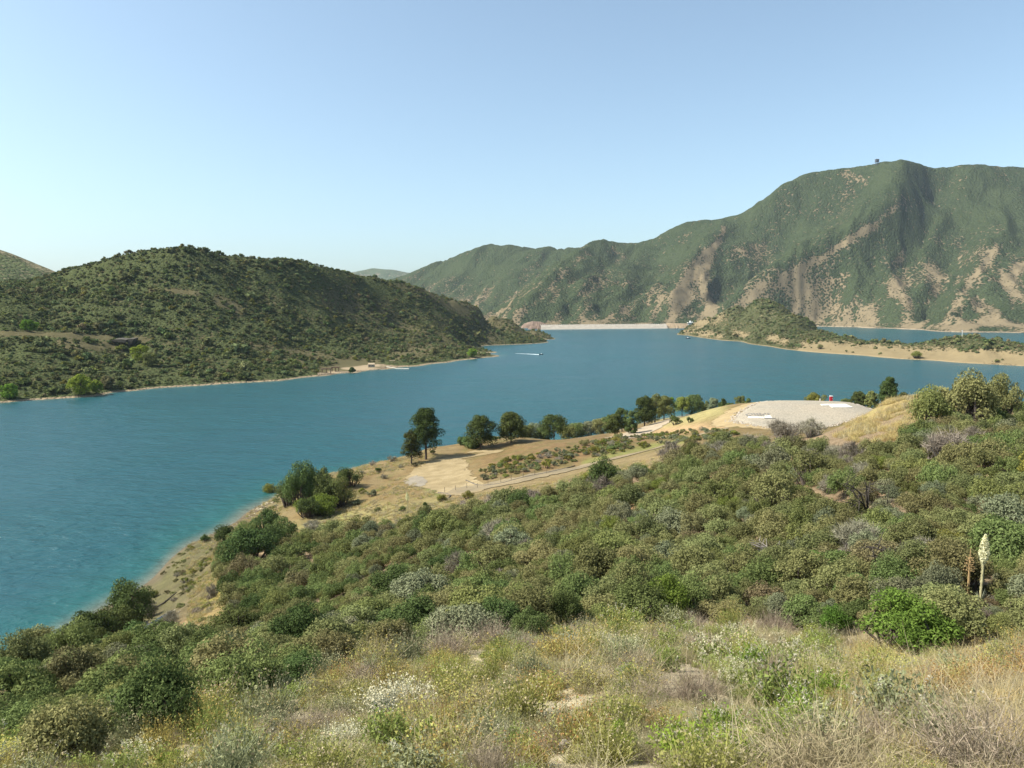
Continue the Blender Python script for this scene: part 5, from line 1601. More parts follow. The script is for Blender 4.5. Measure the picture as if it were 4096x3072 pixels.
NF = [
 ('rabbit', 395, 716, 74, 40, 'large white-flowered rabbitbrush mound in the middle of the grassy slope'),
 ('rabbit', 604, 650, 36, 17, 'pale silvery rabbitbrush below the gap in the shrubs'),
 ('silver', 567, 648, 38, 15, 'low pale green tuft bush left of the silvery rabbitbrush'),
 ('pink', 655, 645, 32, 20, 'pinkish dry bush in front of the round bright green shrub'),
 ('pink', 706, 654, 58, 30, 'wide reddish dry bush right of the pinkish one'),
 ('pale_sage', 738, 652, 50, 34, 'tall bush tipped with cream flower spikes under the blue-green shrubs'),
 ('sage', 668, 672, 44, 36, 'upright green sage with a dark woody base at the edge of bare soil'),
 ('orange_buckwheat', 540, 700, 70, 38, 'brown-orange broom-like bush beside the central bare patch'),
 ('buckwheat', 588, 690, 62, 38, 'grey-brown broom-like bush right of the brown-orange one'),
 ('buckwheat', 640, 690, 66, 42, 'yellow-green flat-topped bush left of the upper bare patch'),
 ('fresh_sage', 800, 728, 62, 58, 'bright green sage topped with white flowers right of centre'),
 ('fresh_sage', 772, 742, 60, 42, 'low bright green sage left of the white-topped one'),
 ('fresh_sage', 826, 704, 66, 44, 'green sage with a haze of white flowers behind the white-topped one'),
 ('orange_buckwheat', 846, 722, 40, 34, 'orange-tinged bush right of the white-topped sage'),
 ('pink', 868, 745, 90, 50, 'broad pinkish grey dry bush in the right foreground'),
 ('pink', 925, 738, 80, 46, 'pinkish dry bush just right of the broad one'),
 ('straw', 890, 708, 70, 30, 'straw-grey tuft behind the broad pinkish bush'),
 ('rust_buckwheat', 940, 704, 66, 44, 'rust-red bush below the wide bright green shrub'),
 ('rust_buckwheat', 982, 690, 62, 42, 'brighter red-brown bush near the right edge'),
 ('yellow_rabbit', 905, 676, 54, 20, 'yellow-flowered low bush under the wide bright green shrub'),
 ('gold', 1000, 752, 90, 44, 'golden dry grass tuft in the lower right corner'),
 ('gold', 1015, 715, 70, 36, 'golden grass tuft at the right edge under the red bushes'),
 ('fresh_sage', 690, 772, 100, 62, 'yellow-green sage with tall white spikes at the bottom edge, right of centre'),
 ('fresh_sage', 735, 770, 80, 50, 'yellow-green sage at the bottom edge beside the tall white spikes'),
 ('leafy', 620, 752, 44, 46, 'small dark leafy bush with yellow-green tips near the bottom'),
 ('dark_leafy', 632, 727, 40, 32, 'dark olive leafy bush just above the yellow-tipped one'),
 ('orange_buckwheat', 662, 736, 58, 36, 'orange broom-like bush right of the dark leafy bushes'),
 ('orange_buckwheat', 528, 776, 66, 44, 'orange bush cut by the bottom edge left of the grey log'),
 ('greyg', 486, 742, 84, 52, 'dense grey-green bush left of the central bare patch'),
 ('greyg', 560, 742, 78, 46, 'grey-green bush with white-tipped stems below the central bare patch'),
 ('leafy', 428, 740, 30, 36, 'single yellow-green leafy bush below the white rabbitbrush'),
 ('orange_buckwheat', 446, 724, 44, 32, 'reddish stemmed bush at the right foot of the white rabbitbrush'),
 ('buckwheat', 392, 742, 60, 34, 'olive bush just below the white rabbitbrush'),
 ('yellow_rabbit', 12, 775, 66, 30, 'yellow-flowered bush cut by the lower left corner'),
 ('yellow_rabbit', 88, 762, 40, 20, 'pale yellow bush at the lower left under the big leafy shrubs'),
 ('pale_sage', 135, 772, 66, 30, 'grey bush with white spikes at the bottom left'),
 ('leafy', 170, 762, 30, 18, 'low lime-green bush at the bottom left'),
 ('orange_buckwheat', 208, 768, 56, 30, 'orange-brown bush at the bottom left beside bare soil'),
 ('sage', 222, 724, 60, 26, 'sage with white spikes along the brow below the left thicket'),
 ('pink', 335, 728, 46, 24, 'lilac-grey dry bush left of the white rabbitbrush'),
 ('rabbit', 345, 748, 60, 26, 'faded pale bush left of the yellow-green leafy one'),
]
for (k, u, vb, w, h, lb) in NF:
    p = near_hit(u, min(vb, 766)); s = p[1] / F
    y = p[1] - (0.5 * (vb - 766) / F * p[1] if vb > 766 else 0)
    fore(k, p[0], y, w * s, h * s * 1.05, lb, 'bushes that stand out in the grassy foreground')
    FTAK.append((p[0], y, w * s * 0.8))

FORE = [(-40,772),(20,758),(100,745),(200,717),(290,693),(330,678),(400,661),(480,646),(560,636),(640,628),(700,626),(800,635),(850,645),(900,652),(960,655),(1024,645),(1070,650),(1070,790),(-40,790)]
def in_soil(u, v, g=1.0):
    for (a, b, c, d) in SOIL:
        if ((u - a) / (c * g)) ** 2 + ((v - b - d * 0.4) / (d * (g + .35))) ** 2 < 1: return True
    return False
q11 = np.random.default_rng(77)
FLOOK = {'buckwheat': 'olive-brown buckwheat bush', 'orange_buckwheat': 'orange-brown buckwheat bush', 'sage': 'green sage with white flower spikes', 'fresh_sage': 'fresh green sage with white flowers', 'pale_sage': 'greyish sage with cream spikes', 'pink': 'pinkish dry bush', 'straw': 'straw-coloured grass tuft', 'gold': 'golden grass tuft', 'greyg': 'grey-green bush', 'rust_buckwheat': 'rusty buckwheat bush', 'silver': 'silvery bush'}
FSHORT = {'buckwheat': 'olive-brown buckwheat', 'orange_buckwheat': 'orange-brown buckwheat', 'sage': 'green sage', 'fresh_sage': 'fresh green sage', 'pale_sage': 'cream-tipped sage', 'pink': 'pinkish dry bush', 'straw': 'straw-coloured tuft', 'gold': 'golden grass tuft', 'greyg': 'grey-green bush', 'rust_buckwheat': 'rusty buckwheat', 'silver': 'silvery bush'}
def fore_fill():
    cand = 9000; out = []
    T = q11.uniform(-0.8, 0.8, cand); L = q11.uniform(math.log(6.5), math.log(33), cand); Y = np.exp(L); X = T * Y; Z = near.z(X, Y)
    U, V = project(X, Y, Z)
    ok = inpoly(U, V, FORE)
    for x, y, u, v in zip(X[ok], Y[ok], U[ok], V[ok]):
        if in_soil(u, v, 1.2) or in_soil(u, v - 9, 1.0): continue
        w = q11.uniform(0.8, 1.9)
        if any((x - a) ** 2 + (y - b) ** 2 < (0.37 * (w + e)) ** 2 for a, b, e in FTAK): continue
        if u > 850: p = dict(straw=.26, gold=.24, pink=.14, buckwheat=.18, sage=.12, rust_buckwheat=.06)
        elif u > 600: p = dict(straw=.26, buckwheat=.24, sage=.22, pink=.1, fresh_sage=.08, greyg=.06, pale_sage=.04)
        elif u > 300: p = dict(buckwheat=.38, straw=.18, sage=.2, orange_buckwheat=.06, greyg=.12, pink=.06)
        else: p = dict(sage=.36, buckwheat=.32, greyg=.14, orange_buckwheat=.06, straw=.12)
        k = q11.choice(list(p), p=np.array(list(p.values())) / sum(p.values()))
        FTAK.append((x, y, w)); out.append((x, y, u, v, w, k))
    out.sort(key=lambda s: -s[4] / s[1])
    rest = []
    for i, (x, y, u, v, w, k) in enumerate(out):
        if i < 230:
            third = 'left' if u < 340 else ('middle' if u < 690 else 'right')
            depth = 'along the bottom edge' if v > 735 else ('halfway up the grassy slope' if v > 685 else 'near the brow of the grassy slope')
            lb = neighbour_label(i, out, lambda r: FSHORT[r[5]], lambda r: r[2], lambda r: r[1], '%s of the grass, %s' % ({'along the bottom edge': 'bottom edge', 'halfway up the grassy slope': 'middle', 'near the brow of the grassy slope': 'brow'}[depth], third))
            fore(k, x, y, w, q11.uniform(.55, .9) * w * (.62 if k in ('gold', 'straw') else 1), lb, 'bushes and tufts of the grassy foreground')
        else: rest.append((x, y, w, k))
    print('foreground', len(out))
    return rest
FREST = fore_fill()

def joined(parts, name):
    """one mesh from the parts of a prototype, for the uncountable cover"""
    V = []; Tn = []; M = []; mats = []; b = 0
    for _, me in parts:
        n = len(me.vertices); co = np.empty(n * 3, np.float32); me.vertices.foreach_get('co', co)
        lt = np.empty(len(me.loops), np.int32); me.loops.foreach_get('vertex_index', lt)
        V.append(co.reshape(-1, 3)); Tn.append(lt.reshape(-1, 3) + b); b += n
        M.append(np.full(len(me.polygons), len(mats))); mats.append(me.materials[0])
    return np_mesh(name, np.concatenate(V), tris=np.concatenate(Tn), mats=mats, midx=np.concatenate(M))
GK = ['buckwheat', 'straw', 'sage', 'pink', 'gold', 'greyg', 'orange_buckwheat']
GJ = [joined(FP_[k][i % len(FP_[k])], 'cover') for k in GK for i in range(2)]
def cover():
    n = 7000
    q = np.random.default_rng(41)
    T = q.uniform(-0.82, 0.82, n); Y = np.sqrt(q.uniform(5.5 ** 2, 33 ** 2, n)); X = T * Y; Z = near.z(X, Y); U, V = project(X, Y, Z)
    ok = inpoly(U, V, FORE) | ((V > 768) & (V < 1000))
    g = fbm(X / 2.2, Y / 2.2, 3, 55)
    P = []; S = []; I = []
    for x, y, z, u, v, gg in zip(X[ok], Y[ok], Z[ok], U[ok], V[ok], g[ok]):
        soil = in_soil(u, v, 1.0)
        if (soil or in_soil(u, v - 7, .9)) and q.uniform() < 0.95: continue
        s = q.uniform(0.22, 0.52)
        if u > 850: k = q.choice([1, 4, 3, 0], p=[.42, .26, .10, .22])
        elif u > 560: k = q.choice(7, p=[.36, .36, .09, .09, .02, .05, .03])
        else: k = q.choice(7, p=[.45, .27, .10, .05, .02, .07, .04])
        P.append((x, y, z - .02)); S.append((s * 1.15, s * 1.15, s)); I.append(k * 2 + q.integers(0, 2))
    scatter('ground_cover', P, np.array(S), q.uniform(0, 6.28, len(P)), GJ, I, 'tangled dry grass and low buckwheat covering the near slope', 'ground cover')
    print('cover', len(P))
    if FREST:
        scatter('low_bushes', [(x, y, near.z1(x, y)) for x, y, w, k in FREST], np.array([(w, w, w * .8) for x, y, w, k in FREST]), q.uniform(0, 6.28, len(FREST)), GJ, [GK.index(k) * 2 if k in GK else 4 for x, y, w, k in FREST], 'small bushes filling the upper grassy slope', 'low bushes')
cover()

# grass on the straw ridge at the right, on the cove slope and along the road bank
def far_grass():
    q = np.random.default_rng(43); P = []; S = []; I = []
    gj = [joined(p_grass('gold', 70, 0.8, 0.02), 'tuft'), joined(p_grass('straw', 70, 0.8, 0.02), 'tuft'), joined(p_grass('olive', 60, 0.6, 0.02), 'tuft')]
    Y = np.sqrt(q.uniform(85 ** 2, 265 ** 2, 90000)); X = q.uniform(-0.45, 0.75, 90000) * Y; Z = near.z(X, Y); U, V = project(X, Y, Z)
    ridge = inpoly(U, V, [(836,437),(850,424),(868,415),(890,400),(935,393),(1000,398),(1000,414),(940,422),(900,440),(868,446)]) & (Y < 172)
    cove = inpoly(U, V, [(150,612),(178,575),(205,550),(222,560),(226,590),(234,615),(215,640),(190,640)])
    bank = inpoly(U, V, [(455,498),(520,488),(600,474),(680,452),(760,440),(760,447),(680,463),(600,484),(520,503),(440,519),(300,545),(262,548),(290,532),(350,515)])
    bank |= inpoly(U, V, [(128,612),(150,578),(178,552),(205,536),(232,526),(258,506),(285,490),(330,470),(380,457),(425,447),(425,466),(380,474),(330,486),(300,505),(262,525),(240,545),(210,560),(185,590),(160,615)]) & (q.uniform(size=len(U)) < .45)
    bank |= inpoly(U, V, [(300,520),(350,500),(400,478),(438,492),(420,508),(330,528)]) & (q.uniform(size=len(U)) < .4)
    for mk, kk, s0 in ((ridge, (0, 0, 0, 1), 0.85), (cove, (0, 1, 2), 0.6), (bank, (0, 1, 1, 2), 0.65)):
        for x, y, z in zip(X[mk], Y[mk], Z[mk]):
            s = s0 * q.uniform(.6, 1.3); P.append((x, y, z)) if fbm(np.array([x / 7]), np.array([y / 7]), 3, 91)[0] > -.12 else None
            if len(P) > len(S): S.append((s * 1.4, s * 1.4, s))
            if len(S) > len(I): I.append(kk[q.integers(0, len(kk))])
    print('far grass', len(P))
    scatter('dry_grass', P, np.array(S), q.uniform(0, 6.28, len(P)), gj, I, 'tall dry grass on the ridge, the cove slope and the road bank', 'grass')
far_grass()

def cove_brush():
    q = np.random.default_rng(47); n = 4000
    Y = q.uniform(95, 235, n); X = q.uniform(-.52, -.2, n) * Y; Z = near.z(X, Y); U, V = project(X, Y, Z)
    ok = inpoly(U, V, [(132,606),(150,580),(178,554),(205,538),(232,528),(256,510),(275,500),(290,492),(296,500),(262,527),(240,545),(216,558),(205,575),(212,610),(200,640),(170,612)]) & (Z > .8) & (fbm(X / 10, Y / 10, 3, 93) > -.05)
    X, Y, Z = X[ok][:170], Y[ok][:170], Z[ok][:170]; m = len(X)
    s_ = q.uniform(.3, 1.1, m)
    kk = [PROTO[k, 'small'][0][0] for k in ('olive', 'brown', 'yellow', 'bare', 'green')]
    scatter('cove_brush', np.stack([X, Y, Z], 1), np.stack([s_, s_, s_ * .7], 1), q.uniform(0, 6, m), kk, q.choice(5, m, p=[.35, .2, .2, .15, .1]), 'small dry brush dotted over the bank above the cove water', 'brush')
    print('cove brush', m)
cove_brush()
# ------------------------------------------------------------------ yuccas
YLEAF = plain_mat('yucca_leaf', (0.20, 0.22, 0.16), (0.14, 0.16, 0.11), 6.0)
YSTALK = plain_mat('yucca_stalk', (0.38, 0.36, 0.20), (0.28, 0.25, 0.14), 8.0)
YDRY = plain_mat('dry_yucca_stalk', (0.34, 0.235, 0.11), (0.24, 0.16, 0.08), 8.0)
BLOOM = leaf_mat('yucca_bloom', (0.60, 0.58, 0.33), (0.82, 0.80, 0.56), 0.3, hue_j=0.005, val_j=0.03)
def yucca(label, u, vb, vt, bloom, Y=None, dry=False, w=0.42, rosette=True):
    p = near_hit(u, vb) if Y is None else gp(u, vb, Y)
    if Y is not None: vb = project(*p)[1]
    hgt = (vb - vt) / F * p[1] * 1.03
    t = empty('yucca', p, R.uniform(0, 6.28)); tag(t, label, 'yucca', 'yuccas on the near slope')
    mb = MB(); lean = R.uniform(-.03, .03)
    mb.tube([(0, 0, -.1), (lean * hgt, 0, hgt * .5), (lean * 1.6 * hgt, 0, hgt * .97)], [0.045 + hgt * .006, 0.035 + hgt * .004, 0.012], 6)
    mb.build('stalk', YDRY if dry else YSTALK, t)
    if rosette:
        n = 90
        a = R.uniform(0, 6.28, n); el = R.uniform(0.05, 1.45, n)
        D = np.stack([np.cos(a) * np.cos(el), np.sin(a) * np.cos(el), np.sin(el)], 1)
        v, tt = twigs(np.zeros((n, 3)), D, R.uniform(.4, .65, n) * min(1.2, hgt / 3), np.full(n, 0.022), 2, 0.08)
        link('rosette', np_mesh('rosette', v, tris=tt, mats=[YLEAF]), t)
    if dry:
        mb = MB()
        for k in range(30):
            f = 0.55 + 0.42 * k / 46; a = k * 2.4; ln = 0.2 * (1.15 - f) * 2.2 * (hgt / 3)
            b = Vector((lean * 1.6 * hgt * f, 0, hgt * f)); e = b + Vector((math.cos(a) * ln, math.sin(a) * ln, ln * .25))
            mb.tube([b, e], [.012, .006], 4)
            mb.box(e.x, e.y, e.z, .03, .03, .045)
        mb.build('seed_branches', YDRY, t)
    if bloom:
        n = 900
        f = R.uniform(0.58, 1.0, n); a = R.uniform(0, 6.28, n)
        prof = np.interp(f, [.58, .66, .74, .86, .95, 1.0], [.25, .8, 1, .8, .45, .08]) * w / 2
        r = prof * R.uniform(.5, 1, n) ** .5
        P = np.stack([r * np.cos(a) + lean * 1.6 * hgt * f, r * np.sin(a), hgt * f], 1)
        Nn = unit(np.stack([np.cos(a), np.sin(a), -0.3 + 0 * a], 1) + R.normal(size=(n, 3)) * .5)
        v, tt, q = leaf_cloud(P, Nn, np.full(n, 0.036 * hgt / 3), 1.2, True)
        link('bloom', np_mesh('bloom', v, quads=q, mats=[BLOOM]), t)
        mb = MB()
        for k in range(26):
            z = hgt * (0.12 + 0.45 * k / 26); a = k * 2.4
            mb.box(math.cos(a) * .05 + lean * z, math.sin(a) * .05, z, .025, .025, .09, a)
        mb.build('bracts', YSTALK, t)
    return t
yucca('tall yucca with a big creamy white bloom at the right side of the slope', 981, 588, 532, True, Y=30.5)
yucca('dead yucca stalk with short side twigs just left of the blooming one', 968.5, 584, 545, False, Y=31, dry=True, rosette=False)
yucca('small blooming yucca on the dry grass shelf of the point', 408, 514, 492, True, w=0.8)
yucca('pale yucca stalk high on the slope under the gravel pad', 780, 471, 451, True, w=.5)
yucca('thin dry yucca stalk right of the pale one under the gravel pad', 791, 477, 455, False, dry=True, rosette=False)
yucca('thin bare yucca stalk among the shrubs below the road', 568, 507, 483, False, dry=True, rosette=False)
yucca('thin dry yucca stalk rising from the left thicket', 190, 668, 644, False, Y=70, dry=True, rosette=False)
yucca('second thin stalk in the left thicket, leaning beside the first', 193, 672, 645, False, Y=68, dry=True, rosette=False)
yucca('short dry stalk on the grass shelf left of the small blooming yucca', 388, 513, 500, False, dry=True, rosette=False)

# ------------------------------------------------------------------ dead wood
def dead_shrub(label, u, vb, w, h, mat, n=9, arch=0.5, Y=None, name='dead_shrub'):
    p = near_hit(u, vb) if Y is None else gp(u, vb, Y); s = p[1] / F; W, Hh = w * s, h * s
    t = empty(name, p, 0); tag(t, label, 'dead shrub')
    q = np.random.default_rng(int(u * 7 + vb))
    tm = MB(); tm.tube([(0, 0, -.2), (0.05 * W, 0, Hh * .18)], [W * .045, W * .03], 7); tm.build('stump', mat, t)
    for i in range(n):
        a = q.uniform(0, 6.28); L = q.uniform(.35, .55) * W
        e = Vector((math.cos(a) * L, math.sin(a) * L * .7, Hh * q.uniform(.45, 1.0)))
        m = Vector((e.x * .45, e.y * .45, e.z * (0.5 + arch)))
        mb = MB(); mb.tube([(0.03 * W, 0, Hh * .1), m, e], [W * .018, W * .013, W * .004], 5)
        for j in range(5):
            b = m.lerp(e, q.uniform(0, 1)); d = Vector(q.normal(size=3)) * L * .25 + (e - m) * .35
            mb.tube([b, b + d * .6, b + d + Vector((0, 0, -.05 * Hh))], [W * .008, W * .005, W * .002], 4)
        mb.build('branch', mat, t)
    return t
dead_shrub('arching dark dead shrub on the slope left of the flowering yucca', 892, 582, 62, 36, DARKWOOD, 12, .45)
dead_shrub('bare pale-barked shrub with spreading branches below the ridge shrubs', 955, 456, 38, 22, GREYWOOD, 10, .2)
dead_shrub('dark-limbed half-dead shrub in the middle of the wide slope', 866, 520, 60, 44, DARKWOOD, 8, .25)
dead_shrub('grey dead branches tangled above the blue-green shrubs', 774, 563, 46, 22, GREYWOOD, 9, .3)
p = near_hit(164, 604)
mb = MB(); s = p[1] / F
mb.tube([(p[0] - 6 * s, p[1] - 1, near.z1(p[0] - 6 * s, p[1] - 1) + .15), (p[0], p[1], p[2] + .2), (p[0] + 6 * s, p[1] + 3, near.z1(p[0] + 6 * s, p[1] + 3) + .35)], [.12, .16, .10], 6)
mb.tube([(p[0] + 1 * s, p[1], p[2] + .2), (p[0] + 3 * s, p[1] - .5, p[2] + 1.0)], [.06, .02], 5)
o = mb.build('fallen_log', DARKWOOD); tag(o, 'dark fallen branch lying on the bare cove slope', 'log')
p = near_hit(567, 752); s = p[1] / F
mb = MB(); mb.tube([(p[0] - 17 * s, p[1] - .1, p[2] + .03), (p[0] - 4 * s, p[1], near.z1(p[0], p[1]) + .10), (p[0] + 12 * s, p[1] + .2, near.z1(p[0] + .2, p[1] + .2) + .13)], [.05, .085, .07], 8)
o = mb.build('weathered_log', plain_mat('weathered_wood', (0.34, 0.31, 0.26), (0.2, 0.18, 0.15), 14, bmp=.03)); tag(o, 'short weathered grey log on pale soil at the bottom of the grassy slope', 'log')

# ------------------------------------------------------------------ drain pipe and its stones on the cove slope
PIPE = plain_mat('galvanised_pipe', (0.42, 0.46, 0.48), (0.32, 0.35, 0.37), 2.0, rough=0.5, metal=0.3)
a_ = near_hit(139, 634); b_ = near_hit(160, 621.5); c_ = near_hit(171, 614)
mb = MB()
L_ = [Vector(a_) + Vector((0, 0, .35)), Vector(b_) + Vector((0, 0, .4)), Vector(c_) + Vector((0, 0, .2))]
for i in range(24):
    f = i / 24.0; g = (i + .7) / 24.0
    pt = lambda t_: L_[0].lerp(L_[1], t_ / .62) if t_ < .62 else L_[1].lerp(L_[2], (t_ - .62) / .38)
    mb.tube([pt(f), pt(g)], [.27, .33], 8)
o = mb.build('drain_pipe', PIPE); tag(o, 'corrugated grey metal drain pipe running down the bare cove slope', 'pipe')
CREAM = plain_mat('cream_stone', (0.42, 0.365, 0.25), (0.28, 0.24, 0.165), 2.5)
TAN = plain_mat('tan_boulder', (0.27, 0.215, 0.135), (0.17, 0.135, 0.09), 1.5)
BROWN = plain_mat('brown_boulder', (0.17, 0.125, 0.095), (0.10, 0.075, 0.06), 1.5)
PALE = plain_mat('white_lump', (0.58, 0.55, 0.47), (0.44, 0.41, 0.34), 2.0)
RK = {m_.name: [rock_mesh('shore_rock', m_, 10 + i, 1, .6) for i in range(3)] for m_ in (CREAM, TAN, BROWN, PALE)}
def rock(u, v, wpx, mat, label, group, name='rock', sink=.2):
    p = near_hit(u, v); s = wpx / F * p[1] / 2
    o = link(name, RK[mat.name][R.integers(0, 3)], None, (p[0], p[1], p[2] + s * (.35 - sink)))
    o.scale = (s, s * R.uniform(.8, 1.1), s * R.uniform(.7, 1.0)); o.rotation_euler = (R.uniform(-.3, .3), R.uniform(-.3, .3), R.uniform(0, 6.28))
    tag(o, label, 'rock', group)
for i in range(26):
    f = R.uniform(0, 1); side = R.choice([-1, 1])
    u = 140 + 39 * f + side * R.uniform(.8, 2.0); v = 634.5 - 25 * f + side * R.uniform(.6, 2.4)
    rock(u, v, R.uniform(1.2, 2.9), CREAM if R.uniform() < .6 else PALE, 'pale broken stone along the %s half of the drain pipe' % ('upper' if f > .5 else 'lower'), 'broken stones beside the drain pipe', 'broken_stone')
mb = MB(); p = near_hit(147, 628); mb.box(0, 0, .3, .5, 2.2, .25, .5); o = mb.build('concrete_chunk', CREAM, None, False, p); o.rotation_euler = (.5, .2, 0); tag(o, 'long pale slab tipped against the lower end of the drain pipe', 'slab')
# boulders on the rocky point
for i in range(78):
    f = R.uniform(0, 1)
    if i < 50: u, v = 244 + 33 * f + R.normal() * 1.5, 515 - 15.5 * f + abs(R.normal()) * 3.2 * (1 - .5 * f) - .5
    else: u, v = R.uniform(252, 272), R.uniform(514, 525)
    m_ = (CREAM, TAN, BROWN)[int(R.choice(3, p=[.25, .5, .25]))]
    rock(u, v, R.uniform(1.3, 4.2) * (1 if i < 50 else .6), m_, '%s boulder %s' % ({'cream_stone': 'cream', 'tan_boulder': 'tan', 'brown_boulder': 'dark brown'}[m_.name], ('near the outer tip of the rocky point' if u < 256 else 'along the inner waterline of the rocky point') if i < 50 else 'strewn over the sandy back of the rocky point'), 'boulders on the rocky point', 'boulder')

# ------------------------------------------------------------------ picnic tables under the beach trees
TW = plain_mat('table_wood', (0.20, 0.15, 0.11), (0.13, 0.10, 0.075), 3.0)
def picnic(label, u, v, Y):
    x = at(u, v, Y)[0]; t = empty('picnic_table', (x, Y, near.z1(x, Y)), R.uniform(-.4, .4), (1.15,) * 3); tag(t, label, 'picnic table', 'picnic tables by the beach')
    mb = MB(); mb.box(0, 0, .75, 1.9, .8, .06); mb.build('tabletop', TW, t)
    for s in (-1, 1):
        mb = MB(); mb.box(0, s * .72, .45, 1.9, .28, .05); mb.build('bench', TW, t)
        mb = MB(); mb.box(s * .65, 0, .36, .1, .09, .72); mb.box(s * .65, 0, .4, .08, 1.5, .07); mb.build('leg_frame', TW, t)
picnic('picnic table in the sun at the gap between the beach trees', 673, 417, 352)
picnic('picnic table in the shade right of the two-trunked tree', 688, 416.5, 356)
picnic('picnic table under the left half of the beach trees', 646, 421, 338)

# ------------------------------------------------------------------ dam, spillway and buildings at the far end
def at0(u, v, z): return at_z(u, v, z)
RIP = dirt_mat('riprap_stone', (0.33, 0.295, 0.24), (0.25, 0.225, 0.185), (0.39, 0.355, 0.295), 0.5)
L0 = Vector(at_z(541, 329.6, 0)); R0 = Vector(at_z(668, 328.4, 0))
def ztop(u, v, Y): return at(u, v, Y)[2]
hz = 13.5
mb = MB()
seg = 26
V_ = []; 
for i in range(seg + 1):
    b = L0.lerp(R0, i / seg)
    w = float(R.uniform(-.6, .6))
    V_ += [(b.x, b.y - 12, -4), (b.x, b.y + w, 0.3), (b.x, b.y + 16 + w, hz * .55 + w * .3), (b.x, b.y + 32, hz), (b.x, b.y + 44, hz), (b.x, b.y + 110, -4)]
F_ = []
for i in range(seg):
    for k in range(5):
        a = i * 6 + k; F_.append((a, a + 6, a + 7, a + 1))
mb.add(V_, F_)
t = empty('dam', (0, 0, 0)); tag(t, 'long low dam faced with pale stone closing the far end of the lake', 'dam')
mb.build('embankment', RIP, t)
mb = MB()
for i in range(64):
    b = L0.lerp(R0, i / 63); mb.box(b.x, b.y + 33, hz + .55, 1.6, 0.7, 1.1)
o = mb.build('guard_posts', WHITE, t)
rd = plain_mat('crest_road', (0.36, 0.34, 0.31), scale=.2)
mb = MB(); mb.add([(L0.x, L0.y + 33.6, hz + .05), (R0.x, R0.y + 33.6, hz + .05), (R0.x, R0.y + 43, hz + .05), (L0.x, L0.y + 43, hz + .05)], [(0, 1, 2, 3)]); mb.build('crest_road', rd, t)
# dark red rock abutment behind the left end, brown bank and spillway at the right
def mound_obj(name, u0, u1, vb, prof, Y, depth, mat, label, cat):
    """small bank: prof gives (f, picture v of the top)"""
    n = 36; V_ = []; F_ = []
    for i in range(n + 1):
        f = i / n; u = u0 + (u1 - u0) * f
        vt = np.interp(f, [q[0] for q in prof], [q[1] for q in prof]) + R.uniform(-.15, .15)
        x, y, z = at(u, vt, Y)
        V_ += [(x, Y - depth * .5, -3), (x, Y - depth * .3 + R.uniform(-2, 2), max(z, 0) * .45), (x, Y, z), (x, Y + depth * .5, z), (x, Y + depth, -3)]
    for i in range(n):
        for k in range(4):
            a = i * 5 + k; F_.append((a, a + 5, a + 6, a + 1))
    mb = MB(); mb.add(V_, F_); o = mb.build(name, mat)
    tag(o, label, cat) if cat else tag(o, kind='structure')
    return o
REDROCK = dirt_mat('red_brown_rock', (0.18, 0.125, 0.088), (0.12, 0.082, 0.062), (0.23, 0.165, 0.115), 0.15)
mound_obj('rock_bank', 521, 549, 331, [(0, 327), (.12, 323.5), (.4, 321.3), (.7, 321.8), (.95, 324.5), (1, 327)], 2520, 60, REDROCK, None, None)
mound_obj('rock_bank', 528, 543, 331, [(0, 329), (.2, 325.6), (.8, 325.8), (1, 329)], 2350, 40, REDROCK, None, None)
BANK = dirt_mat('tan_bank', (0.24, 0.18, 0.11), (0.17, 0.125, 0.08), (0.29, 0.225, 0.14), 0.15)
mound_obj('earth_bank', 660, 693, 329, [(0, 327.5), (.12, 324.5), (.3, 323.3), (.8, 323.6), (.93, 324.6), (1, 327.8)], 2500, 70, BANK, None, None)
GREYC = plain_mat('spillway_concrete', (0.30, 0.30, 0.29), (0.22, 0.22, 0.215), .2)
WCON = plain_mat('pale_concrete', (0.72, 0.70, 0.64), (0.62, 0.6, 0.55), .2)  # white concrete of the gatehouse, end wall and deck
x, y, z = at(692, 326, 2440); k = y / F
t = empty('spillway_building', (x, y, 0)); tag(t, 'grey concrete spillway gate with white walls beside the dam', 'building')
mb = MB(); mb.box(-1.2 * k, 0, 9, 5.5 * k, 12, 18); mb.build('headwall', GREYC, t)
mb = MB(); mb.box(3.4 * k, -4, 7.5, 2.8 * k, 10, 10.5); mb.build('gatehouse', WCON, t)
mb = MB(); mb.box(5.8 * k, -2, 10, .8 * k, 12, 18); mb.build('end_wall', WCON, t)
mb = MB(); mb.box(0.6 * k, 0, 18.7, 10.5 * k, 13, 1.6); mb.build('deck', WCON, t)
mb = MB(); mb.box(-1.7 * k, 2, 22, 1.3 * k, 5, 6.2); mb.build('control_room', WHITE, t)
mb = MB(); mb.box(0.2 * k, 2, 20.6, 1.0 * k, 4, 3); mb.build('machine_box', WHITE, t)
# fire lookout on the summit ridge
x, y, _ = at(877, 161, 3450); z = mount.z1(x, y)
DK = plain_mat('lookout_timber', (0.09, 0.10, 0.12), (0.07, 0.075, 0.09), .5)
t = empty('lookout_tower', (x, y, z)); tag(t, 'tiny square lookout tower on the left shoulder of the summit', 'tower')
for sx in (-1, 1):
    for sy in (-1, 1):
        mb = MB(); mb.tube([(sx * 6, sy * 6, -4), (sx * 4.2, sy * 4.2, 14)], .9, 5); mb.build('leg', DK, t)
mb = MB(); mb.box(0, 0, 18.5, 13, 13, 9); mb.build('cabin', DK, t)
mb = MB(); mb.box(0, 0, 24, 16, 16, 2.2, 0, .85); mb.build('roof', DK, t)
mb = MB(); mb.box(0, 0, 13.5, 16, 16, .8); mb.build('catwalk', DK, t)

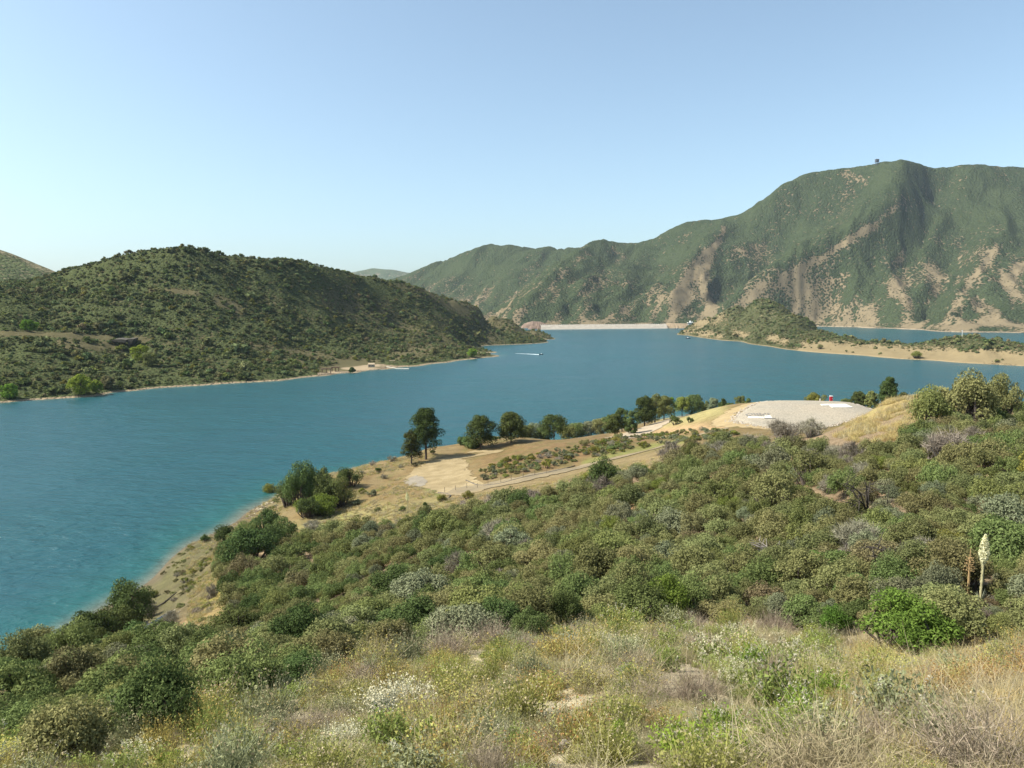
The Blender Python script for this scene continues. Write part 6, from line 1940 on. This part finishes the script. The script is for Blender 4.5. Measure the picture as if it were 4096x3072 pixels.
# ------------------------------------------------------------------ boats
HULL = plain_mat('dark_hull', (0.05, 0.055, 0.07), (0.04, 0.045, 0.055), 1.0, rough=.4)
FOAM = plain_mat('wake_foam', (0.82, 0.86, 0.86), (0.5, 0.62, 0.66), 0.35, rough=.9)
def boat(label, u, v, scale, ang, person=True):
    x, y, _ = at_z(u, v, 0)
    t = empty('motor_boat', (x, y, 0), ang, (scale,) * 3); tag(t, label, 'boat', 'boats on the lake')
    n = 9; V_ = []; F_ = []
    for i in range(n):
        f = i / (n - 1); w = 1.15 * (1 - max(0, f - .45) ** 2 * 3.0); w = max(w, .06); sheer = .95 + .45 * f ** 2
        xx = -3.2 + 6.6 * f
        V_ += [(xx, -w, sheer), (xx + .1, -w * .75, .05 + .25 * f), (xx + .15, 0, -.25 + .5 * f ** 3), (xx + .1, w * .75, .05 + .25 * f), (xx, w, sheer), (xx, w * .8, sheer - .35), (xx, -w * .8, sheer - .35)]
    for i in range(n - 1):
        for k_ in range(7):
            a = i * 7; F_.append((a + k_, a + (k_ + 1) % 7, a + 7 + (k_ + 1) % 7, a + 7 + k_))
    F_ += [tuple(range(6, -1, -1)), tuple((n - 1) * 7 + k_ for k_ in range(7))]
    mb = MB(); mb.add(V_, F_); mb.build('hull', HULL, t)
    mb = MB(); mb.box(.5, 0, 1.5, 1.7, 1.6, .9, 0, .8); mb.build('cabin', WHITE, t)
    mb = MB(); mb.box(1.45, 0, 1.75, .08, 1.35, .55); mb.build('windscreen', HULL, t)
    mb = MB(); mb.box(-3.4, 0, .9, .5, .5, 1.1); mb.build('outboard', HULL, t)
    return t, x, y
t, bx, by = boat('speedboat drawing a white wake in mid lake', 541, 354.6, 0.85, -0.08)
xw, yw, _ = at_z(515.5, 353.4, 0)
n = 60; V_ = []; F_ = []
q = np.random.default_rng(4)
for i in range(n):
    f = i / (n - 1); X_ = bx - 3 + (xw - bx + 3) * f; Y_ = by + (yw - by) * f
    w = (1.6 + 5.5 * f * (1 - f * .85)) * (1 - f * .75)
    a = q.uniform(.7, 1.3); b = q.uniform(.7, 1.3)
    V_ += [(X_, Y_ - w * a, .03), (X_, Y_ - w * .45, .28 * (1 - f)), (X_, Y_, .10), (X_, Y_ + w * .5, .35 * (1 - f) + .02), (X_, Y_ + w * b * 1.4, .03)]
for i in range(n - 1):
    for k_ in range(4):
        if q.uniform() < .12 + .25 * (i / n): continue
        a = i * 5 + k_; F_.append((a, a + 5, a + 6, a + 1))
mb = MB(); mb.add(V_, F_); o = mb.build('boat_wake', FOAM); tag(o, 'long white foam wake behind the speedboat', 'wake')
t, _, _ = boat('small fishing boat near the left tip of the island', 688, 338.6, 1.5, math.pi * .96)
t, _, _ = boat('tiny white-topped boat by the bank near the dam', 676.8, 328.9, 1.5, .3)

# ------------------------------------------------------------------ left shore: shelters, hut, dock, bright trees
def lpt(u, v):
    Y = np.exp(np.linspace(left.l0, left.l1, 4000)); p = at(u, v, 1.0); g = (H + (p[2] - H) * Y) - left.z(p[0] * Y, Y)
    k = np.argmax(g < 0); return (p[0] * Y[k], Y[k], left.z1(p[0] * Y[k], Y[k]))
OLDW = plain_mat('shelter_timber', (0.22, 0.145, 0.10), (0.15, 0.10, 0.07), 1.0)
def ramada(label, u, v, w, h):
    p = lpt(u, v); k = p[1] / F; W, Hh = w * k, h * k
    t = empty('picnic_shelter', (p[0], p[1], p[2]), .12); tag(t, label, 'shelter', 'timber shelters on the far beach')
    for sx in (-.45, 0, .45):
        for sy in (-.3, .3):
            mb = MB(); mb.box(sx * W, sy * W, Hh * .45 - .4, .38, .38, Hh * .9 + .8); mb.build('post', OLDW, t)
    for sy in (-.3, .3):
        mb = MB(); mb.box(0, sy * W, Hh * .92, W * 1.1, .35, .5); mb.build('beam', OLDW, t)
    for i in range(9):
        mb = MB(); mb.box((-.5 + i / 8) * W, 0, Hh * 1.0 + .12, .25, W * .85, .3); mb.build('rafter', OLDW, t)
    mb = MB(); mb.box(0, 0, .75, 2.4, 1.0, .12); mb.box(0, 0, .3, .3, .8, .8); mb.build('table', OLDW, t)
ramada('left and lower of two open timber shelters on the far beach', 326.5, 373.3, 9, 4.8)
ramada('right and higher of two open timber shelters on the far beach', 335.5, 371.5, 7.2, 4.4)
ROOFM = plain_mat('tan_roof', (0.36, 0.29, 0.2), (0.28, 0.22, 0.15), .8); WALLM = plain_mat('pale_block_wall', (0.34, 0.32, 0.26), (0.28, 0.26, 0.21), .8)
p = lpt(371.5, 367); k = p[1] / F
t = empty('restroom_hut', p, .1); tag(t, 'small pale hut with a tan roof on the far beach', 'hut')
W, Dp, Hh = 6.2 * k, 4.2, 2.9
mb = MB(); mb.box(0, 0, Hh / 2 - .3, W, Dp, Hh + .6); mb.build('wall', WALLM, t)
mb = MB(); mb.add([(-W * .57, -Dp * .68, Hh), (W * .57, -Dp * .68, Hh), (W * .57, Dp * .68, Hh), (-W * .57, Dp * .68, Hh), (-W * .5, 0, Hh + 1.2), (W * .5, 0, Hh + 1.2)], [(0, 1, 5, 4), (1, 2, 5), (2, 3, 4, 5), (3, 0, 4), (3, 2, 1, 0)]); mb.build('roof', ROOFM, t)
mb = MB(); mb.box(-W * .3, -Dp / 2 - .03, 1.0, .95, .06, 2.0); mb.build('door', OLDW, t)
mb = MB(); mb.box(W * .2, -Dp / 2 - .03, 1.9, 1.2, .06, .5); mb.build('window', HULL, t)
p = lpt(392, 363.5); k = p[1] / F
t = empty('shade_roof', p, .05); tag(t, 'flat-roofed shade shelter half hidden by trees behind the dock', 'shelter')
mb = MB(); mb.box(0, 0, 3.2, 6 * k, 4, .35); mb.build('roof', ROOFM, t)
for s in (-1, 1):
    mb = MB(); mb.box(s * 2.6 * k, 0, 1.4, .3, .3, 3.4); mb.build('post', OLDW, t)
# floating dock and gangway
DOCK = plain_mat('dock_deck', (0.60, 0.58, 0.50), (0.50, 0.48, 0.41), 1.0)
a = Vector(at_z(396, 369.0, 0)); b = Vector(at_z(409, 369.2, 0)); g = Vector(lpt(386.5, 366.9)) + Vector((0, 0, .4))
t = empty('floating_dock', a); tag(t, 'low pale floating dock with a gangway at the far beach', 'dock')
d = (b - a); ang = math.atan2(d.y, d.x)
mb = MB(); mb.box(d.x / 2, d.y / 2, .45, d.length, 2.4, .6, ang); mb.build('float', DOCK, t)
gg = g - a
mb = MB(); mb.add([(gg.x, gg.y - 1, gg.z), (gg.x, gg.y + 1, gg.z), (.3, 1, .8), (.3, -1, .8), (gg.x, gg.y - 1, gg.z - .3), (gg.x, gg.y + 1, gg.z - .3), (.3, 1, .5), (.3, -1, .5)], [(3, 2, 1, 0), (4, 5, 6, 7), (0, 1, 5, 4), (1, 2, 6, 5), (2, 3, 7, 6), (3, 0, 4, 7)]); mb.build('gangway', DOCK, t)
for f in (.1, .5, .95):
    mb = MB(); mb.tube([(d.x * f, d.y * f + 1.4, -2), (d.x * f, d.y * f + 1.4, 4.2)], .16, 6); mb.build('pile', OLDW, t)
# riprap along the beach bank
rp = []; 
for i in range(1200):
    u = R.uniform(318, 386); x, y, _ = at_z(u, np.interp(u, [318, 355, 386], [376, 372.3, 368.8]), 0)
    o_ = R.uniform(0, 9); yy = y + o_; rp.append((x * yy / y, yy, left.z1(x * yy / y, yy) + .1))
scatter('riprap', np.array(rp), R.uniform(.3, .85, (len(rp), 1)) * np.ones((1, 3)), R.uniform(0, 6, len(rp)), [RK['tan_boulder'][0], RK['brown_boulder'][1], RK['tan_boulder'][2]], R.integers(0, 3, len(rp)), 'bank of loose brown stones below the far beach', 'stones')

def far_tree(label, u, vb, vt, w, kind, group='bright green trees on the far shore', zoff=0):
    p = lpt(u, vb); k = p[1] / F
    return pine(label, p[0], p[1], p[2], (vb - vt) * k, w * k, ROUND, clumps=34, per=80, mat=kind, clear=.12, group=group, psize=.6, bark=WOOD, name='cottonwood_tree', cat='tree')
LM['lime2'] = leaf_mat('willow_fresh_leaf', (0.12, 0.19, 0.025), (0.20, 0.29, 0.05), 0.35, val_j=.05)
far_tree('leftmost bright green tree low on the far shore', 10, 398, 384, 15, 'lime2')
far_tree('largest bright green tree on the far shore', 81, 394.5, 375, 20, 'lime2')
far_tree('yellow-green tree just right of the largest bright one on the far shore', 96.5, 393.5, 380.5, 12, 'lime2')
far_tree('pale green grove below the dark cut on the far hillside', 141, 362, 346, 17, 'lime', zoff=0)
far_tree('lighter green tree right of the pale grove on the hillside', 150, 366, 352, 15, 'willow')
far_tree('upper left bright tree patch in the hillside gully', 28, 331, 321, 15, 'lime')
far_tree('single bright green tree at the tip of the far headland', 472.5, 357, 349, 10, 'lime2')
far_tree('dark round bush standing on the stony far bank', 352, 374, 367.5, 5.5, 'dark', None)
far_tree('straw-topped tree behind the yellow-green tree on the far shore', 108, 389, 376.5, 13, 'brown', None)
# cut in the old road bench, its shade painted into the dark soil
CUT = dirt_mat('shaded_bank_soil', (0.07, 0.062, 0.05), (0.05, 0.045, 0.036), (0.09, 0.08, 0.064), .3)
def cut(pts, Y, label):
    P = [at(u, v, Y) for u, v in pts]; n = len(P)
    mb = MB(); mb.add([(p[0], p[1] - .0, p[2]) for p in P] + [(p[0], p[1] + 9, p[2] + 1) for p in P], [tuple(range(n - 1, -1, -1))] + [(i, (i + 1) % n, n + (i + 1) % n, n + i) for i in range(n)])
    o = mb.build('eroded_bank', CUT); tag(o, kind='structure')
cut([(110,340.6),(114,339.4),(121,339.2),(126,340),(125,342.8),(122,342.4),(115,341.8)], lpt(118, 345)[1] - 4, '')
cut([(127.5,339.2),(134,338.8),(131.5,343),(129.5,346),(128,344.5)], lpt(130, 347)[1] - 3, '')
# brush along the foot of the bluff and mast on the island
def ihit(u, v):
    Y = np.exp(np.linspace(island.l0, island.l1, 4000)); p = at(u, v, 1.0); g = (H + (p[2] - H) * Y) - island.z(p[0] * Y, Y)
    k = np.argmax(g < 0); return (p[0] * Y[k], Y[k], island.z1(p[0] * Y[k], Y[k]))
for (u, v, w, k_, lb) in [(916,358.3,12,'yellow','straw-green bush alone at the foot of the pale bluff'),(997,362.5,6,'olive','small bush at the waterline of the bluff near the right edge'),(820,349,7,'olive','dark bush at the foot of the bluff by the inlet'),(973,347.5,4,'dark','small dark bush high on the bare bluff face')]:
    p = ihit(u, v); s = p[1] / F
    place_shrub(k_, 'mid', p[0], p[1], p[2], w * s, w * s * .62, lb, 'bushes on the pale bluff', 'bush', name='bluff_bush')
p = ihit(962, 337.5); t = empty('marker_mast', p); tag(t, 'thin pale mast on top of the low island knoll', 'mast')
mb = MB(); mb.tube([(0, 0, 0), (0, 0, 9)], .22, 5); mb.build('pole', WHITE, t)
mb = MB(); mb.box(0, 0, 8.6, 1.4, .4, 1.2); mb.build('panel', WHITE, t)

# where two look-alikes still share a description, say which of them it is
def tell_apart():
    by = {}
    for o in C.objects:
        if o.parent is None and o.get('group') in ('chaparral shrubs of the near slope', 'bushes and tufts of the grassy foreground', 'rabbitbrush clumps on the mound'):
            by.setdefault(o['label'], []).append(o)
    words = {2: ['left', 'right'], 3: ['left', 'middle', 'right'], 4: ['far left', 'mid left', 'mid right', 'far right']}
    for lb, os_ in by.items():
        n = len(os_)
        if n < 2 or n > 4: continue
        os_.sort(key=lambda o: o.location.x / o.location.y)
        for o, w in zip(os_, words[n]):
            t = ('the %s one: ' % w) + lb
            if len(t.split()) > 16: t = t.replace('large ', '').replace('medium ', '').replace('small ', '')
            if len(t.split()) > 16: t = t.replace('the %s one: ' % w, w + ' ')
            if len(t.split()) > 16: t = t.replace(' the ', ' ')
            o['label'] = t
tell_apart()
